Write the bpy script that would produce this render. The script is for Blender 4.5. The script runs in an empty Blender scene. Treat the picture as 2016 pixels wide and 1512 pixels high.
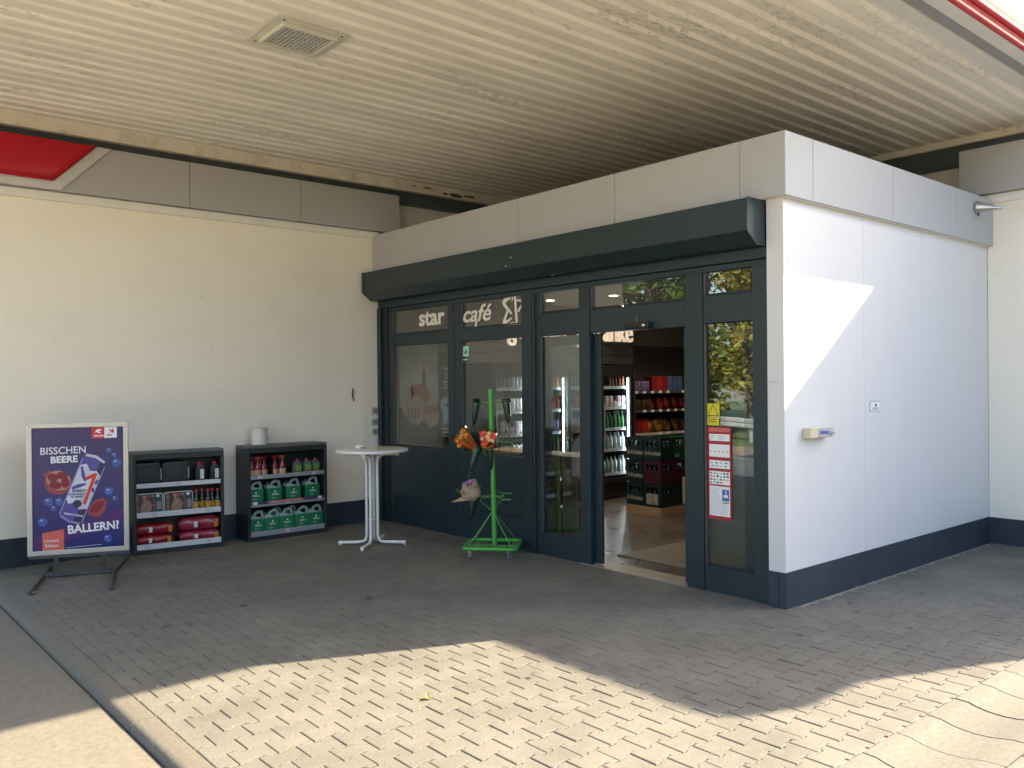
import bpy, bmesh, math, random
from mathutils import Matrix, Vector

# ------------------------------------------------------------------ camera, sky, sun, exposure
scene = bpy.context.scene
C = scene.collection
rad = math.radians
CAM = Vector((-6.1334, -3.7756, 1.85))
YAW, PITCH, ROLL, FPX = rad(49.3161), rad(-0.1371), rad(-0.4929), 1678.88 / 2016
fw = Vector((math.cos(YAW) * math.cos(PITCH), math.sin(YAW) * math.cos(PITCH), math.sin(PITCH)))
rt = fw.cross(Vector((0, 0, 1))).normalized()
up = rt.cross(fw)
rt2 = rt * math.cos(ROLL) + up * math.sin(ROLL)
up2 = -rt * math.sin(ROLL) + up * math.cos(ROLL)
cam_data = bpy.data.cameras.new('camera')
cam_data.sensor_width = 36.0
cam_data.lens = FPX * 36.0
cam_data.clip_start, cam_data.clip_end = 0.05, 2000.0
cam = bpy.data.objects.new('camera', cam_data)
C.objects.link(cam)
cam.matrix_world = Matrix(((rt2.x, up2.x, -fw.x, CAM.x), (rt2.y, up2.y, -fw.y, CAM.y), (rt2.z, up2.z, -fw.z, CAM.z), (0, 0, 0, 1)))
scene.camera = cam

SUN_DIR = Vector((2.405, -1.0, 1.71)).normalized()      # towards the sun
world = bpy.data.worlds.new('World')
scene.world = world
world.use_nodes = True
wn = world.node_tree
wn.nodes.clear()
sky = wn.nodes.new('ShaderNodeTexSky')
sky.sky_type = 'NISHITA'
sky.sun_disc = False
sky.sun_elevation = math.asin(SUN_DIR.z)
sky.sun_rotation = math.atan2(SUN_DIR.x, SUN_DIR.y)
sky.air_density, sky.dust_density, sky.ozone_density = 1.0, 2.6, 1.0
bg = wn.nodes.new('ShaderNodeBackground')
bg.inputs['Strength'].default_value = 0.125
wo = wn.nodes.new('ShaderNodeOutputWorld')
wn.links.new(sky.outputs[0], bg.inputs[0])
wn.links.new(bg.outputs[0], wo.inputs[0])
sun_data = bpy.data.lights.new('sun', 'SUN')
sun_data.energy, sun_data.angle, sun_data.color = 4.15, rad(0.6), (1.0, 0.87, 0.66)
sun = bpy.data.objects.new('sun', sun_data)
C.objects.link(sun)
sun.rotation_euler = (-SUN_DIR).to_track_quat('-Z', 'Y').to_euler()
sun.location = (8, -6, 12)
vs = scene.view_settings
vs.view_transform, vs.look, vs.exposure, vs.gamma = 'Standard', 'None', 2.42, 1.0
vs.use_curve_mapping = False
scene.render.engine = 'CYCLES'
cy = scene.cycles
cy.use_denoising = True
try:
    cy.denoiser = 'OPENIMAGEDENOISE'
except Exception:
    pass
cy.max_bounces, cy.diffuse_bounces, cy.glossy_bounces, cy.transparent_max_bounces = 10, 6, 5, 24
cy.sample_clamp_indirect = 6.0
cy.caustics_reflective = cy.caustics_refractive = False

# ------------------------------------------------------------------ helpers
RND = random.Random(11)


def finish(o, parent=None, label=None, cat=None, group=None, kind=None, loc=None, rotz=None):
    C.objects.link(o)
    if parent is not None:
        o.parent = parent
    if loc is not None:
        o.location = loc
    if rotz is not None:
        o.rotation_euler = (0, 0, rotz)
    if label:
        o['label'] = label
    if cat:
        o['category'] = cat
    if group:
        o['group'] = group
    if kind:
        o['kind'] = kind
    return o


def thing(name, label, cat, loc=(0, 0, 0), rotz=0.0, group=None, kind=None):
    o = bpy.data.objects.new(name, None)
    o.empty_display_size = 0.1
    return finish(o, None, label, cat, group, kind, loc, rotz)


def frame(o, r, u):
    r, u, o = Vector(r).normalized(), Vector(u).normalized(), Vector(o)
    n = r.cross(u)
    return Matrix(((r.x, u.x, n.x, o.x), (r.y, u.y, n.y, o.y), (r.z, u.z, n.z, o.z), (0, 0, 0, 1)))


class MB:
    def __init__(s):
        s.v, s.f = [], []

    def add(s, v, f):
        b = len(s.v)
        s.v += [tuple(p) for p in v]
        s.f += [tuple(i + b for i in q) for q in f]
        return s

    def box(s, x0, x1, y0, y1, z0, z1):
        v = [(x, y, z) for z in (z0, z1) for y in (y0, y1) for x in (x0, x1)]
        return s.add(v, [(0, 2, 3, 1), (4, 5, 7, 6), (0, 1, 5, 4), (2, 6, 7, 3), (0, 4, 6, 2), (1, 3, 7, 5)])

    def prism(s, pts, a, b, axis='z'):
        """closed polygon pts (2d) pushed along axis from a to b"""
        def mk(p, t):
            return (p[0], p[1], t) if axis == 'z' else ((p[0], t, p[1]) if axis == 'y' else (t, p[0], p[1]))
        n = len(pts)
        v = [mk(p, a) for p in pts] + [mk(p, b) for p in pts]
        f = [tuple(range(n))[::-1], tuple(range(n, 2 * n))] + [(i, (i + 1) % n, n + (i + 1) % n, n + i) for i in range(n)]
        return s.add(v, f)

    def tube(s, path, r, n=8, closed=False, cap=True):
        P = [Vector(p) for p in path]
        m = len(P)
        rs = r if isinstance(r, (list, tuple)) else [r] * m
        rings = []
        prev = None
        for i, p in enumerate(P):
            if closed:
                t = (P[(i + 1) % m] - P[i - 1]).normalized()
            else:
                t = (P[min(i + 1, m - 1)] - P[max(i - 1, 0)]).normalized()
            if prev is None:
                a = Vector((0, 0, 1)) if abs(t.z) < .9 else Vector((1, 0, 0))
                prev = a
            x = (prev - t * prev.dot(t))
            if x.length < 1e-6:
                x = Vector((1, 0, 0)) - t * t.x
            x.normalize()
            prev = x
            y = t.cross(x)
            rings.append([p + (x * math.cos(k * 2 * math.pi / n) + y * math.sin(k * 2 * math.pi / n)) * rs[i] for k in range(n)])
        v = [q for R in rings for q in R]
        f = []
        for i in range(m if closed else m - 1):
            j = (i + 1) % m
            for k in range(n):
                f.append((i * n + k, i * n + (k + 1) % n, j * n + (k + 1) % n, j * n + k))
        if cap and not closed:
            f.append(tuple(range(n))[::-1])
            f.append(tuple((m - 1) * n + k for k in range(n)))
        return s.add(v, f)

    def lathe(s, prof, n=14, c=(0, 0, 0), sx=1.0, sy=1.0, cap=True):
        v, f = [], []
        for r, z in prof:
            for k in range(n):
                a = k * 2 * math.pi / n
                v.append((c[0] + r * sx * math.cos(a), c[1] + r * sy * math.sin(a), c[2] + z))
        for i in range(len(prof) - 1):
            for k in range(n):
                f.append((i * n + k, i * n + (k + 1) % n, (i + 1) * n + (k + 1) % n, (i + 1) * n + k))
        if cap:
            f.append(tuple(range(n))[::-1])
            f.append(tuple((len(prof) - 1) * n + k for k in range(n)))
        return s.add(v, f)

    def poly(s, pts):
        return s.add(pts, [tuple(range(len(pts)))])

    def xform(s, M):
        s.v = [tuple(M @ Vector(p)) for p in s.v]
        return s

    def mesh(s, name, bevel=0.0, seg=1, smooth=None):
        me = bpy.data.meshes.new(name)
        me.from_pydata(s.v, [], s.f)
        if bevel > 0:
            bm = bmesh.new()
            bm.from_mesh(me)
            bmesh.ops.remove_doubles(bm, verts=bm.verts, dist=1e-6)
            bm.normal_update()
            ed = [e for e in bm.edges if len(e.link_faces) == 2 and e.calc_face_angle(0) > rad(28)]
            bmesh.ops.bevel(bm, geom=ed, offset=bevel, segments=seg, affect='EDGES', profile=.6, clamp_overlap=True)
            bm.to_mesh(me)
            bm.free()
        if smooth is not None:
            for p in me.polygons:
                p.use_smooth = True
            me.set_sharp_from_angle(angle=rad(smooth))
        me.update()
        return me

    def build(s, name, mat, parent=None, bevel=0.0, seg=1, smooth=None, loc=None, rotz=None, **kw):
        me = s.mesh(name, bevel, seg, smooth)
        me.materials.append(mat)
        return finish(bpy.data.objects.new(name, me), parent, loc=loc, rotz=rotz, **kw)


def box(name, dims, mat, parent=None, bevel=0.0, seg=1, **kw):
    return MB().box(*dims).build(name, mat, parent, bevel, seg, **kw)


def inst(name, me, parent=None, loc=None, rotz=None, rot=None, **kw):
    o = bpy.data.objects.new(name, me)
    finish(o, parent, loc=loc, rotz=rotz, **kw)
    if rot is not None:
        o.rotation_euler = rot
    return o


def copy_tree(o, parent=None):
    c = o.copy()
    C.objects.link(c)
    c.parent = parent
    for ch in list(o.children):
        copy_tree(ch, c)
    return c


def text(name, s, size, mat, parent, M, extrude=.0004, bold=0.0, shear=0.0, align='LEFT', space=1.0, sx=1.0):
    cu = bpy.data.curves.new(name, 'FONT')
    cu.body, cu.size, cu.extrude, cu.offset, cu.shear, cu.align_x, cu.space_character = s, size, extrude, bold, shear, align, space
    cu.resolution_u = 3
    tmp = bpy.data.objects.new(name, cu)
    me = bpy.data.meshes.new_from_object(tmp)
    bpy.data.objects.remove(tmp)
    bpy.data.curves.remove(cu)
    me.name = name
    if sx != 1.0:
        for v in me.vertices:
            v.co.x *= sx
    me.materials.clear()
    me.materials.append(mat)
    o = bpy.data.objects.new(name, me)
    C.objects.link(o)
    o.parent = parent
    o.matrix_local = M
    return o


def ell(cx, cz, rx, rz, n=20, rot=0.0):
    out = []
    for k in range(n):
        a = 2 * math.pi * k / n
        x, z = rx * math.cos(a), rz * math.sin(a)
        out.append((cx + x * math.cos(rot) - z * math.sin(rot), cz + x * math.sin(rot) + z * math.cos(rot)))
    return out


def art(parent, name, pts, y, mat, sub=None):
    """flat print in the local x-z plane, facing -y, y the depth of the layer"""
    m = MB().poly([(p[0], y, p[1]) for p in pts])
    return m.build(name, mat, parent)


def proj(p):
    d = Vector(p) - CAM
    w = d.dot(fw)
    if w < .05:
        return None
    return (.5 + FPX * d.dot(rt2) / w, .5 - FPX * d.dot(up2) / w * 4 / 3, w)


# ------------------------------------------------------------------ materials
MATS = {}


def nd(t, kind, **kw):
    n = t.nodes.new(kind)
    for k, v in kw.items():
        setattr(n, k, v)
    return n


def M(name, col, rough=.5, metal=0.0, var=0.0, vscale=6.0, bump=0.0, bscale=80.0, spec=.5, coat=0.0, emis=None, estr=0.0,
      rvar=0.0, tint=None, tscale=2.0, tamt=0.0, stretch=None, world_space=False, trans=0.0, objvar=0.0, speck=None):
    m = bpy.data.materials.new(name)
    m.use_nodes = True
    t = m.node_tree
    b = t.nodes['Principled BSDF']
    L = t.links.new
    b.inputs['Base Color'].default_value = (*col, 1)
    b.inputs['Roughness'].default_value = rough
    b.inputs['Metallic'].default_value = metal
    b.inputs['Specular IOR Level'].default_value = spec
    b.inputs['Coat Weight'].default_value = coat
    if trans:
        b.inputs['Transmission Weight'].default_value = trans
    if emis:
        b.inputs['Emission Color'].default_value = (*emis, 1)
        b.inputs['Emission Strength'].default_value = estr
    if var or bump or rvar or tamt or objvar:
        if world_space:
            co = nd(t, 'ShaderNodeNewGeometry').outputs['Position']
        else:
            co = nd(t, 'ShaderNodeTexCoord').outputs['Object']
        if stretch:
            mp = nd(t, 'ShaderNodeMapping')
            mp.inputs['Scale'].default_value = stretch
            L(co, mp.inputs['Vector'])
            co = mp.outputs[0]
        cur = None
        if var:
            n = nd(t, 'ShaderNodeTexNoise')
            n.inputs['Scale'].default_value = vscale
            n.inputs['Detail'].default_value = 6
            n.inputs['Roughness'].default_value = .65
            L(co, n.inputs['Vector'])
            r = nd(t, 'ShaderNodeMapRange')
            r.inputs['From Min'].default_value, r.inputs['From Max'].default_value = .3, .7
            r.inputs['To Min'].default_value, r.inputs['To Max'].default_value = 1 - var, 1 + var
            L(n.outputs['Fac'], r.inputs['Value'])
            mx = nd(t, 'ShaderNodeMix', data_type='RGBA', blend_type='MULTIPLY')
            mx.inputs['Factor'].default_value = 1
            mx.inputs['A'].default_value = (*col, 1)
            L(r.outputs[0], mx.inputs['B'])
            cur = mx.outputs['Result']
            if rvar:
                r2 = nd(t, 'ShaderNodeMapRange')
                r2.inputs['From Min'].default_value, r2.inputs['From Max'].default_value = .3, .7
                r2.inputs['To Min'].default_value, r2.inputs['To Max'].default_value = rough - rvar, rough + rvar
                L(n.outputs['Fac'], r2.inputs['Value'])
                L(r2.outputs[0], b.inputs['Roughness'])
        if tamt:
            n = nd(t, 'ShaderNodeTexNoise')
            n.inputs['Scale'].default_value = tscale
            n.inputs['Detail'].default_value = 8
            n.inputs['Roughness'].default_value = .7
            L(co, n.inputs['Vector'])
            r = nd(t, 'ShaderNodeMapRange')
            r.inputs['From Min'].default_value, r.inputs['From Max'].default_value = .52, .72
            r.inputs['To Min'].default_value, r.inputs['To Max'].default_value = 0, tamt
            L(n.outputs['Fac'], r.inputs['Value'])
            mx = nd(t, 'ShaderNodeMix', data_type='RGBA')
            L(r.outputs[0], mx.inputs['Factor'])
            if cur:
                L(cur, mx.inputs['A'])
            else:
                mx.inputs['A'].default_value = (*col, 1)
            mx.inputs['B'].default_value = (*tint, 1)
            cur = mx.outputs['Result']
        if speck:                                              # sparse small marks: (scale, threshold, colour)
            n = nd(t, 'ShaderNodeTexNoise')
            n.inputs['Scale'].default_value = speck[0]
            n.inputs['Detail'].default_value = 3
            L(co, n.inputs['Vector'])
            r = nd(t, 'ShaderNodeMapRange')
            r.inputs['From Min'].default_value, r.inputs['From Max'].default_value = speck[1], speck[1] + .03
            r.inputs['To Max'].default_value = .65
            L(n.outputs['Fac'], r.inputs['Value'])
            mx = nd(t, 'ShaderNodeMix', data_type='RGBA')
            L(r.outputs[0], mx.inputs['Factor'])
            L(cur, mx.inputs['A'])
            mx.inputs['B'].default_value = (*speck[2], 1)
            cur = mx.outputs['Result']
        if objvar:
            oi = nd(t, 'ShaderNodeObjectInfo')
            r = nd(t, 'ShaderNodeMapRange')
            r.inputs['To Min'].default_value, r.inputs['To Max'].default_value = 1 - objvar, 1 + objvar
            L(oi.outputs['Random'], r.inputs['Value'])
            mx = nd(t, 'ShaderNodeMix', data_type='RGBA', blend_type='MULTIPLY')
            mx.inputs['Factor'].default_value = 1
            if cur:
                L(cur, mx.inputs['A'])
            else:
                mx.inputs['A'].default_value = (*col, 1)
            L(r.outputs[0], mx.inputs['B'])
            cur = mx.outputs['Result']
        if cur:
            L(cur, b.inputs['Base Color'])
        if bump:
            n = nd(t, 'ShaderNodeTexNoise')
            n.inputs['Scale'].default_value = bscale
            n.inputs['Detail'].default_value = 4
            L(co, n.inputs['Vector'])
            bp = nd(t, 'ShaderNodeBump')
            bp.inputs['Strength'].default_value = bump
            bp.inputs['Distance'].default_value = .004
            L(n.outputs['Fac'], bp.inputs['Height'])
            L(bp.outputs[0], b.inputs['Normal'])
    MATS[name] = m
    return m


def mat_paver():
    m = M('paver_concrete', (.30, .275, .225), .85, bump=.5, bscale=260, world_space=True, spec=.25)
    t = m.node_tree
    L = t.links.new
    b = t.nodes['Principled BSDF']
    geo = nd(t, 'ShaderNodeNewGeometry').outputs['Position']
    at = nd(t, 'ShaderNodeAttribute', attribute_name='tone')
    oi = nd(t, 'ShaderNodeObjectInfo')
    fl = nd(t, 'ShaderNodeAttribute', attribute_name='single')
    mu = nd(t, 'ShaderNodeMath', operation='MULTIPLY')
    L(oi.outputs['Random'], mu.inputs[0])
    L(fl.outputs['Fac'], mu.inputs[1])
    ad = nd(t, 'ShaderNodeMath', operation='ADD')
    L(mu.outputs[0], ad.inputs[0])
    L(at.outputs['Fac'], ad.inputs[1])
    rmp = nd(t, 'ShaderNodeValToRGB')
    e = rmp.color_ramp.elements
    e[0].position, e[0].color = 0, (.156, .143, .117, 1)
    e[1].position, e[1].color = 1, (.172, .158, .128, 1)
    e2 = e.new(.5)
    e2.color = (.165, .152, .124, 1)
    L(ad.outputs[0], rmp.inputs['Fac'])
    n1 = nd(t, 'ShaderNodeTexNoise')
    n1.inputs['Scale'].default_value, n1.inputs['Detail'].default_value, n1.inputs['Roughness'].default_value = 75, 6, .75
    L(geo, n1.inputs['Vector'])
    n2 = nd(t, 'ShaderNodeTexNoise')
    n2.inputs['Scale'].default_value, n2.inputs['Detail'].default_value, n2.inputs['Roughness'].default_value = 1.3, 8, .7
    L(geo, n2.inputs['Vector'])
    r1 = nd(t, 'ShaderNodeMapRange')
    r1.inputs['From Min'].default_value, r1.inputs['From Max'].default_value = .25, .75
    r1.inputs['To Min'].default_value, r1.inputs['To Max'].default_value = .72, 1.28
    L(n1.outputs['Fac'], r1.inputs['Value'])
    r2 = nd(t, 'ShaderNodeMapRange')
    r2.inputs['From Min'].default_value, r2.inputs['From Max'].default_value = .3, .7
    r2.inputs['To Min'].default_value, r2.inputs['To Max'].default_value = .74, 1.16
    L(n2.outputs['Fac'], r2.inputs['Value'])
    mm = nd(t, 'ShaderNodeMath', operation='MULTIPLY')
    L(r1.outputs[0], mm.inputs[0])
    L(r2.outputs[0], mm.inputs[1])
    mx = nd(t, 'ShaderNodeMix', data_type='RGBA', blend_type='MULTIPLY')
    mx.inputs['Factor'].default_value = 1
    L(rmp.outputs[0], mx.inputs['A'])
    L(mm.outputs[0], mx.inputs['B'])
    L(mx.outputs['Result'], b.inputs['Base Color'])
    return m


def mat_deck():
    """old cream paint on a trapezoidal steel deck, peeling in streaks along the ribs"""
    m = M('peeling_cream_paint', (.70, .655, .565), .55, spec=.3)
    t = m.node_tree
    L = t.links.new
    b = t.nodes['Principled BSDF']
    geo = nd(t, 'ShaderNodeNewGeometry').outputs['Position']
    mp = nd(t, 'ShaderNodeMapping')
    mp.inputs['Scale'].default_value = (.55, 2.4, 1)
    L(geo, mp.inputs['Vector'])
    patch = nd(t, 'ShaderNodeTexNoise')                      # where peeling happens
    patch.inputs['Scale'].default_value, patch.inputs['Detail'].default_value = .75, 3
    L(mp.outputs[0], patch.inputs['Vector'])
    mp2 = nd(t, 'ShaderNodeMapping')
    mp2.inputs['Scale'].default_value = (9, 30, 10)
    L(geo, mp2.inputs['Vector'])
    fl = nd(t, 'ShaderNodeTexNoise')
    fl.inputs['Scale'].default_value, fl.inputs['Detail'].default_value, fl.inputs['Roughness'].default_value = 1.0, 5, .7
    L(mp2.outputs[0], fl.inputs['Vector'])
    r1 = nd(t, 'ShaderNodeMapRange')
    r1.inputs['From Min'].default_value, r1.inputs['From Max'].default_value = .53, .68
    L(patch.outputs['Fac'], r1.inputs['Value'])
    r2 = nd(t, 'ShaderNodeMapRange')
    r2.inputs['From Min'].default_value, r2.inputs['From Max'].default_value = .50, .60
    L(fl.outputs['Fac'], r2.inputs['Value'])
    mu = nd(t, 'ShaderNodeMath', operation='MULTIPLY')
    L(r1.outputs[0], mu.inputs[0])
    L(r2.outputs[0], mu.inputs[1])
    dirt = nd(t, 'ShaderNodeTexNoise')
    dirt.inputs['Scale'].default_value, dirt.inputs['Detail'].default_value = 1.1, 8
    L(mp.outputs[0], dirt.inputs['Vector'])
    r3 = nd(t, 'ShaderNodeMapRange')
    r3.inputs['From Min'].default_value, r3.inputs['From Max'].default_value = .3, .75
    r3.inputs['To Min'].default_value, r3.inputs['To Max'].default_value = 1.06, .84
    L(dirt.outputs['Fac'], r3.inputs['Value'])
    mx = nd(t, 'ShaderNodeMix', data_type='RGBA')
    mx.inputs['A'].default_value, mx.inputs['B'].default_value = (.85, .82, .755, 1), (.55, .525, .475, 1)
    L(mu.outputs[0], mx.inputs['Factor'])
    m2 = nd(t, 'ShaderNodeMix', data_type='RGBA', blend_type='MULTIPLY')
    m2.inputs['Factor'].default_value = 1
    L(mx.outputs['Result'], m2.inputs['A'])
    L(r3.outputs[0], m2.inputs['B'])
    L(m2.outputs['Result'], b.inputs['Base Color'])
    sub = nd(t, 'ShaderNodeMath', operation='SUBTRACT')
    sub.inputs[0].default_value = 1
    L(mu.outputs[0], sub.inputs[1])
    bp = nd(t, 'ShaderNodeBump')
    bp.inputs['Strength'].default_value, bp.inputs['Distance'].default_value = .3, .003
    L(sub.outputs[0], bp.inputs['Height'])
    L(bp.outputs[0], b.inputs['Normal'])
    return m


def mat_glass(name, ior=1.9, tint=(.93, .96, .95)):
    m = bpy.data.materials.new(name)
    m.use_nodes = True
    t = m.node_tree
    t.nodes.clear()
    o = nd(t, 'ShaderNodeOutputMaterial')
    tr = nd(t, 'ShaderNodeBsdfTransparent')
    tr.inputs[0].default_value = (*tint, 1)
    gl = nd(t, 'ShaderNodeBsdfGlossy')
    gl.inputs['Roughness'].default_value = 0.0
    gl.inputs['Color'].default_value = (1, 1, 1, 1)
    lw = nd(t, 'ShaderNodeLayerWeight')                       # Schlick reflectance, the same from both sides of the sheet
    lw.inputs['Blend'].default_value = .5
    pw = nd(t, 'ShaderNodeMath', operation='POWER')
    pw.inputs[1].default_value = 5.0
    t.links.new(lw.outputs['Facing'], pw.inputs[0])
    fr = nd(t, 'ShaderNodeMath', operation='MULTIPLY_ADD')
    r0 = ((ior - 1) / (ior + 1)) ** 2
    fr.inputs[1].default_value, fr.inputs[2].default_value = 1 - r0, r0
    t.links.new(pw.outputs[0], fr.inputs[0])
    mx = nd(t, 'ShaderNodeMixShader')
    t.links.new(fr.outputs[0], mx.inputs[0])
    t.links.new(tr.outputs[0], mx.inputs[1])
    t.links.new(gl.outputs[0], mx.inputs[2])
    t.links.new(mx.outputs[0], o.inputs[0])
    MATS[name] = m
    return m


def mat_leaf(name, c0, c1, trans=.35):
    m = bpy.data.materials.new(name)
    m.use_nodes = True
    t = m.node_tree
    b = t.nodes['Principled BSDF']
    b.inputs['Roughness'].default_value = .55
    b.inputs['Specular IOR Level'].default_value = .3
    geo = nd(t, 'ShaderNodeNewGeometry')
    rp = nd(t, 'ShaderNodeValToRGB')
    rp.color_ramp.elements[0].color = (*c0, 1)
    rp.color_ramp.elements[1].color = (*c1, 1)
    t.links.new(geo.outputs['Random Per Island'], rp.inputs[0])
    t.links.new(rp.outputs[0], b.inputs['Base Color'])
    tl = nd(t, 'ShaderNodeBsdfTranslucent')
    t.links.new(rp.outputs[0], tl.inputs[0])
    mx = nd(t, 'ShaderNodeMixShader')
    mx.inputs[0].default_value = trans
    o = t.nodes['Material Output']
    t.links.new(b.outputs[0], mx.inputs[1])
    t.links.new(tl.outputs[0], mx.inputs[2])
    t.links.new(mx.outputs[0], o.inputs[0])
    MATS[name] = m
    return m


PAVER = mat_paver()
DECK = mat_deck()
GLASS = mat_glass('shop_glass', 2.0, (.84, .88, .88))
CLEAR = mat_glass('clear_plastic', 1.35, (.85, .9, .9))
SAND = M('joint_sand', (.285, .262, .210), .95, var=.35, vscale=5, world_space=True, bump=.4, bscale=300)
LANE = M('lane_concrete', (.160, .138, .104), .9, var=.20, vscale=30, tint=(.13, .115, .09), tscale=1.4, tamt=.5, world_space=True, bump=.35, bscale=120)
KERB = M('kerb_concrete', (.142, .124, .094), .88, var=.2, vscale=35, bump=.35, bscale=160, world_space=True, objvar=.06)
GUTTER = M('gutter_concrete', (.128, .116, .092), .88, var=.24, vscale=40, bump=.3, bscale=180, world_space=True, objvar=.07)
FORE_BOUNCE = M('bounce_concrete', (.64, .54, .375), .9, var=.15, vscale=1.2, world_space=True)  # unseen ground, tone raised to bounce warm light onto walls and canopy
ASPHALT = M('asphalt', (.175, .158, .125), .9, var=.2, vscale=1.5, world_space=True)
GRASS = M('lawn', (.07, .10, .03), .9, var=.35, vscale=3, world_space=True)
WHITE = M('white_facade_panel', (.665, .65, .64), .45, var=.025, vscale=1.6, tint=(.56, .55, .53), tscale=1.6, tamt=.16, stretch=(2.2, 2.2, .5), speck=(9, .75, (.25, .24, .23)), world_space=True, bump=.03, bscale=40)
PLASTER = M('white_painted_plaster', (.89, .83, .715), .75, var=.02, vscale=1.1, tint=(.66, .60, .50), tscale=.9, tamt=.2, speck=(11, .765, (.3, .27, .22)), world_space=True, bump=.10, bscale=150)
TRIMW = M('white_trim', (.78, .76, .71), .6, var=.05, vscale=5, world_space=True)
ALU = M('silver_composite', (.42, .415, .415), .5, spec=.25, var=.02, vscale=1.2, world_space=True, rvar=.04)
ALUL = M('silver_border', (.58, .575, .57), .4, metal=.4, var=.03, world_space=True)
PLINTH = M('plinth_blue_grey', (.030, .043, .058), .42, var=.16, vscale=5, tint=(.09, .085, .075), tscale=3, tamt=.30, world_space=True, stretch=(1, 1, .5))
ANTH = M('anthracite_paint', (.0155, .030, .036), .42, var=.07, vscale=3, tint=(.06, .062, .06), tscale=4, tamt=.12, world_space=True)
ANTHD = M('anthracite_recess', (.012, .018, .022), .5)
RED = M('red_acrylic', (.43, .002, .012), .36, coat=.05, spec=.35, var=.05, vscale=2, world_space=True)
STEELD = M('dark_green_steel', (.065, .085, .09), .55, var=.15, vscale=6, world_space=True)
SOFFIT = M('white_canopy_trim', (.66, .655, .63), .4, var=.06, vscale=2, tint=(.5, .45, .38), tscale=1.5, tamt=.35, world_space=True)
CANGREY = M('grey_canopy_trim', (.30, .30, .31), .4, metal=.3, var=.05, world_space=True)
CREAM = M('cream_canopy_trim', (.72, .67, .58), .6, var=.08, vscale=3, tint=(.22, .2, .17), tscale=5, tamt=.5, world_space=True)
BITUMEN = M('roof_bitumen', (.018, .018, .019), .9)
RUST = M('rust_stain', (.12, .055, .03), .9, var=.3, vscale=20, world_space=True)
CHROME = M('brushed_metal', (.55, .55, .55), .32, metal=.9)
BLACKP = M('black_plastic', (.014, .015, .016), .42, var=.1, vscale=12)
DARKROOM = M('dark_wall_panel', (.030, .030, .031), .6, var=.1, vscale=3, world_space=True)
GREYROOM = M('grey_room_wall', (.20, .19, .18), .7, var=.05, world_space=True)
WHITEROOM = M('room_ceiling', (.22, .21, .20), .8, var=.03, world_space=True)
PAPER = M('white_print', (.80, .79, .77), .6)
PRINTK = M('black_print', (.02, .02, .025), .6)
CREAML = M('cream_lettering', (.80, .72, .62), .5)
WOOD = M('beech_laminate', (.40, .27, .15), .5, var=.16, vscale=2.5, stretch=(6, 6, .8))

# ------------------------------------------------------------------ ground, lane, kerb, pavers, gutter
MB().poly([(-400, -400, -.14), (400, -400, -.14), (400, 400, -.14), (-400, 400, -.14)]).build('ground', ASPHALT, kind='structure')
MB().box(-60, -15.5, 4.0, 60, -.2, -.10).build('verge', GRASS, kind='structure')
fore = bpy.data.objects.new('forecourt', None)
finish(fore, kind='structure')
for xa_, xb_, ya_, yb_ in ((-34, -11.62, -12, 3.9), (-34, -15.6, 3.91, 8)):
    box('bounce_field', (xa_, xb_, ya_, yb_, -.2, -.02 if xa_ > -10 else -.05), FORE_BOUNCE, fore)  # pale fields out of view, added as bounce surface for sunlight
lane = bpy.data.objects.new('lane', None)
finish(lane, kind='structure')
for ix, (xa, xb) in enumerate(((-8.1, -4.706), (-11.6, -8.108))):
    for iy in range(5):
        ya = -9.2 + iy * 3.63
        box('concrete_slab', (xa, xb, ya + .006, ya + 3.624, -.2, -.042 + RND.uniform(-.002, .002)), LANE if ix == 0 else FORE_BOUNCE, lane, bevel=.006)  # outer column, out of view, takes the brighter bounce tone

kerb = bpy.data.objects.new('kerb', None)
finish(kerb, kind='structure')
kp = [(-4.552, -.2), (-4.552, 0.0), (-4.645, .001), (-4.668, -.004), (-4.684, -.014), (-4.694, -.030), (-4.697, -.2)]
km = MB().prism(kp, 0, .994, 'y').mesh('kerb_stone', smooth=40)
km.materials.append(KERB)
for i in range(12):
    inst('kerb_stone', km, kerb, loc=(RND.uniform(-.002, .002), -5.86 + i, RND.uniform(-.002, .002)))

PX, PY = .2012, .149
JX, JY = -3.5445, -.1255
HH, HW, G = .0870, .0620, .0029


def ishape():
    a, x1, x2 = PX / 2 - G, .030, .050
    h, w = HH - G, HW - G
    q = [(a, -h), (a, h), (x2, h), (x1, w), (-x1, w), (-x2, h), (-a, h), (-a, -h), (-x2, -h), (-x1, -w), (x1, -w), (x2, -h)]
    return q


ISH = ishape()


def clip(poly, axis, lim, sign):
    out = []
    n = len(poly)
    for i in range(n):
        p, q = poly[i], poly[(i + 1) % n]
        pi, qi = sign * (p[axis] - lim) <= 0, sign * (q[axis] - lim) <= 0
        if pi:
            out.append(p)
        if pi != qi:
            t = (lim - p[axis]) / (q[axis] - p[axis])
            out.append((p[0] + t * (q[0] - p[0]), p[1] + t * (q[1] - p[1])))
    return out


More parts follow.
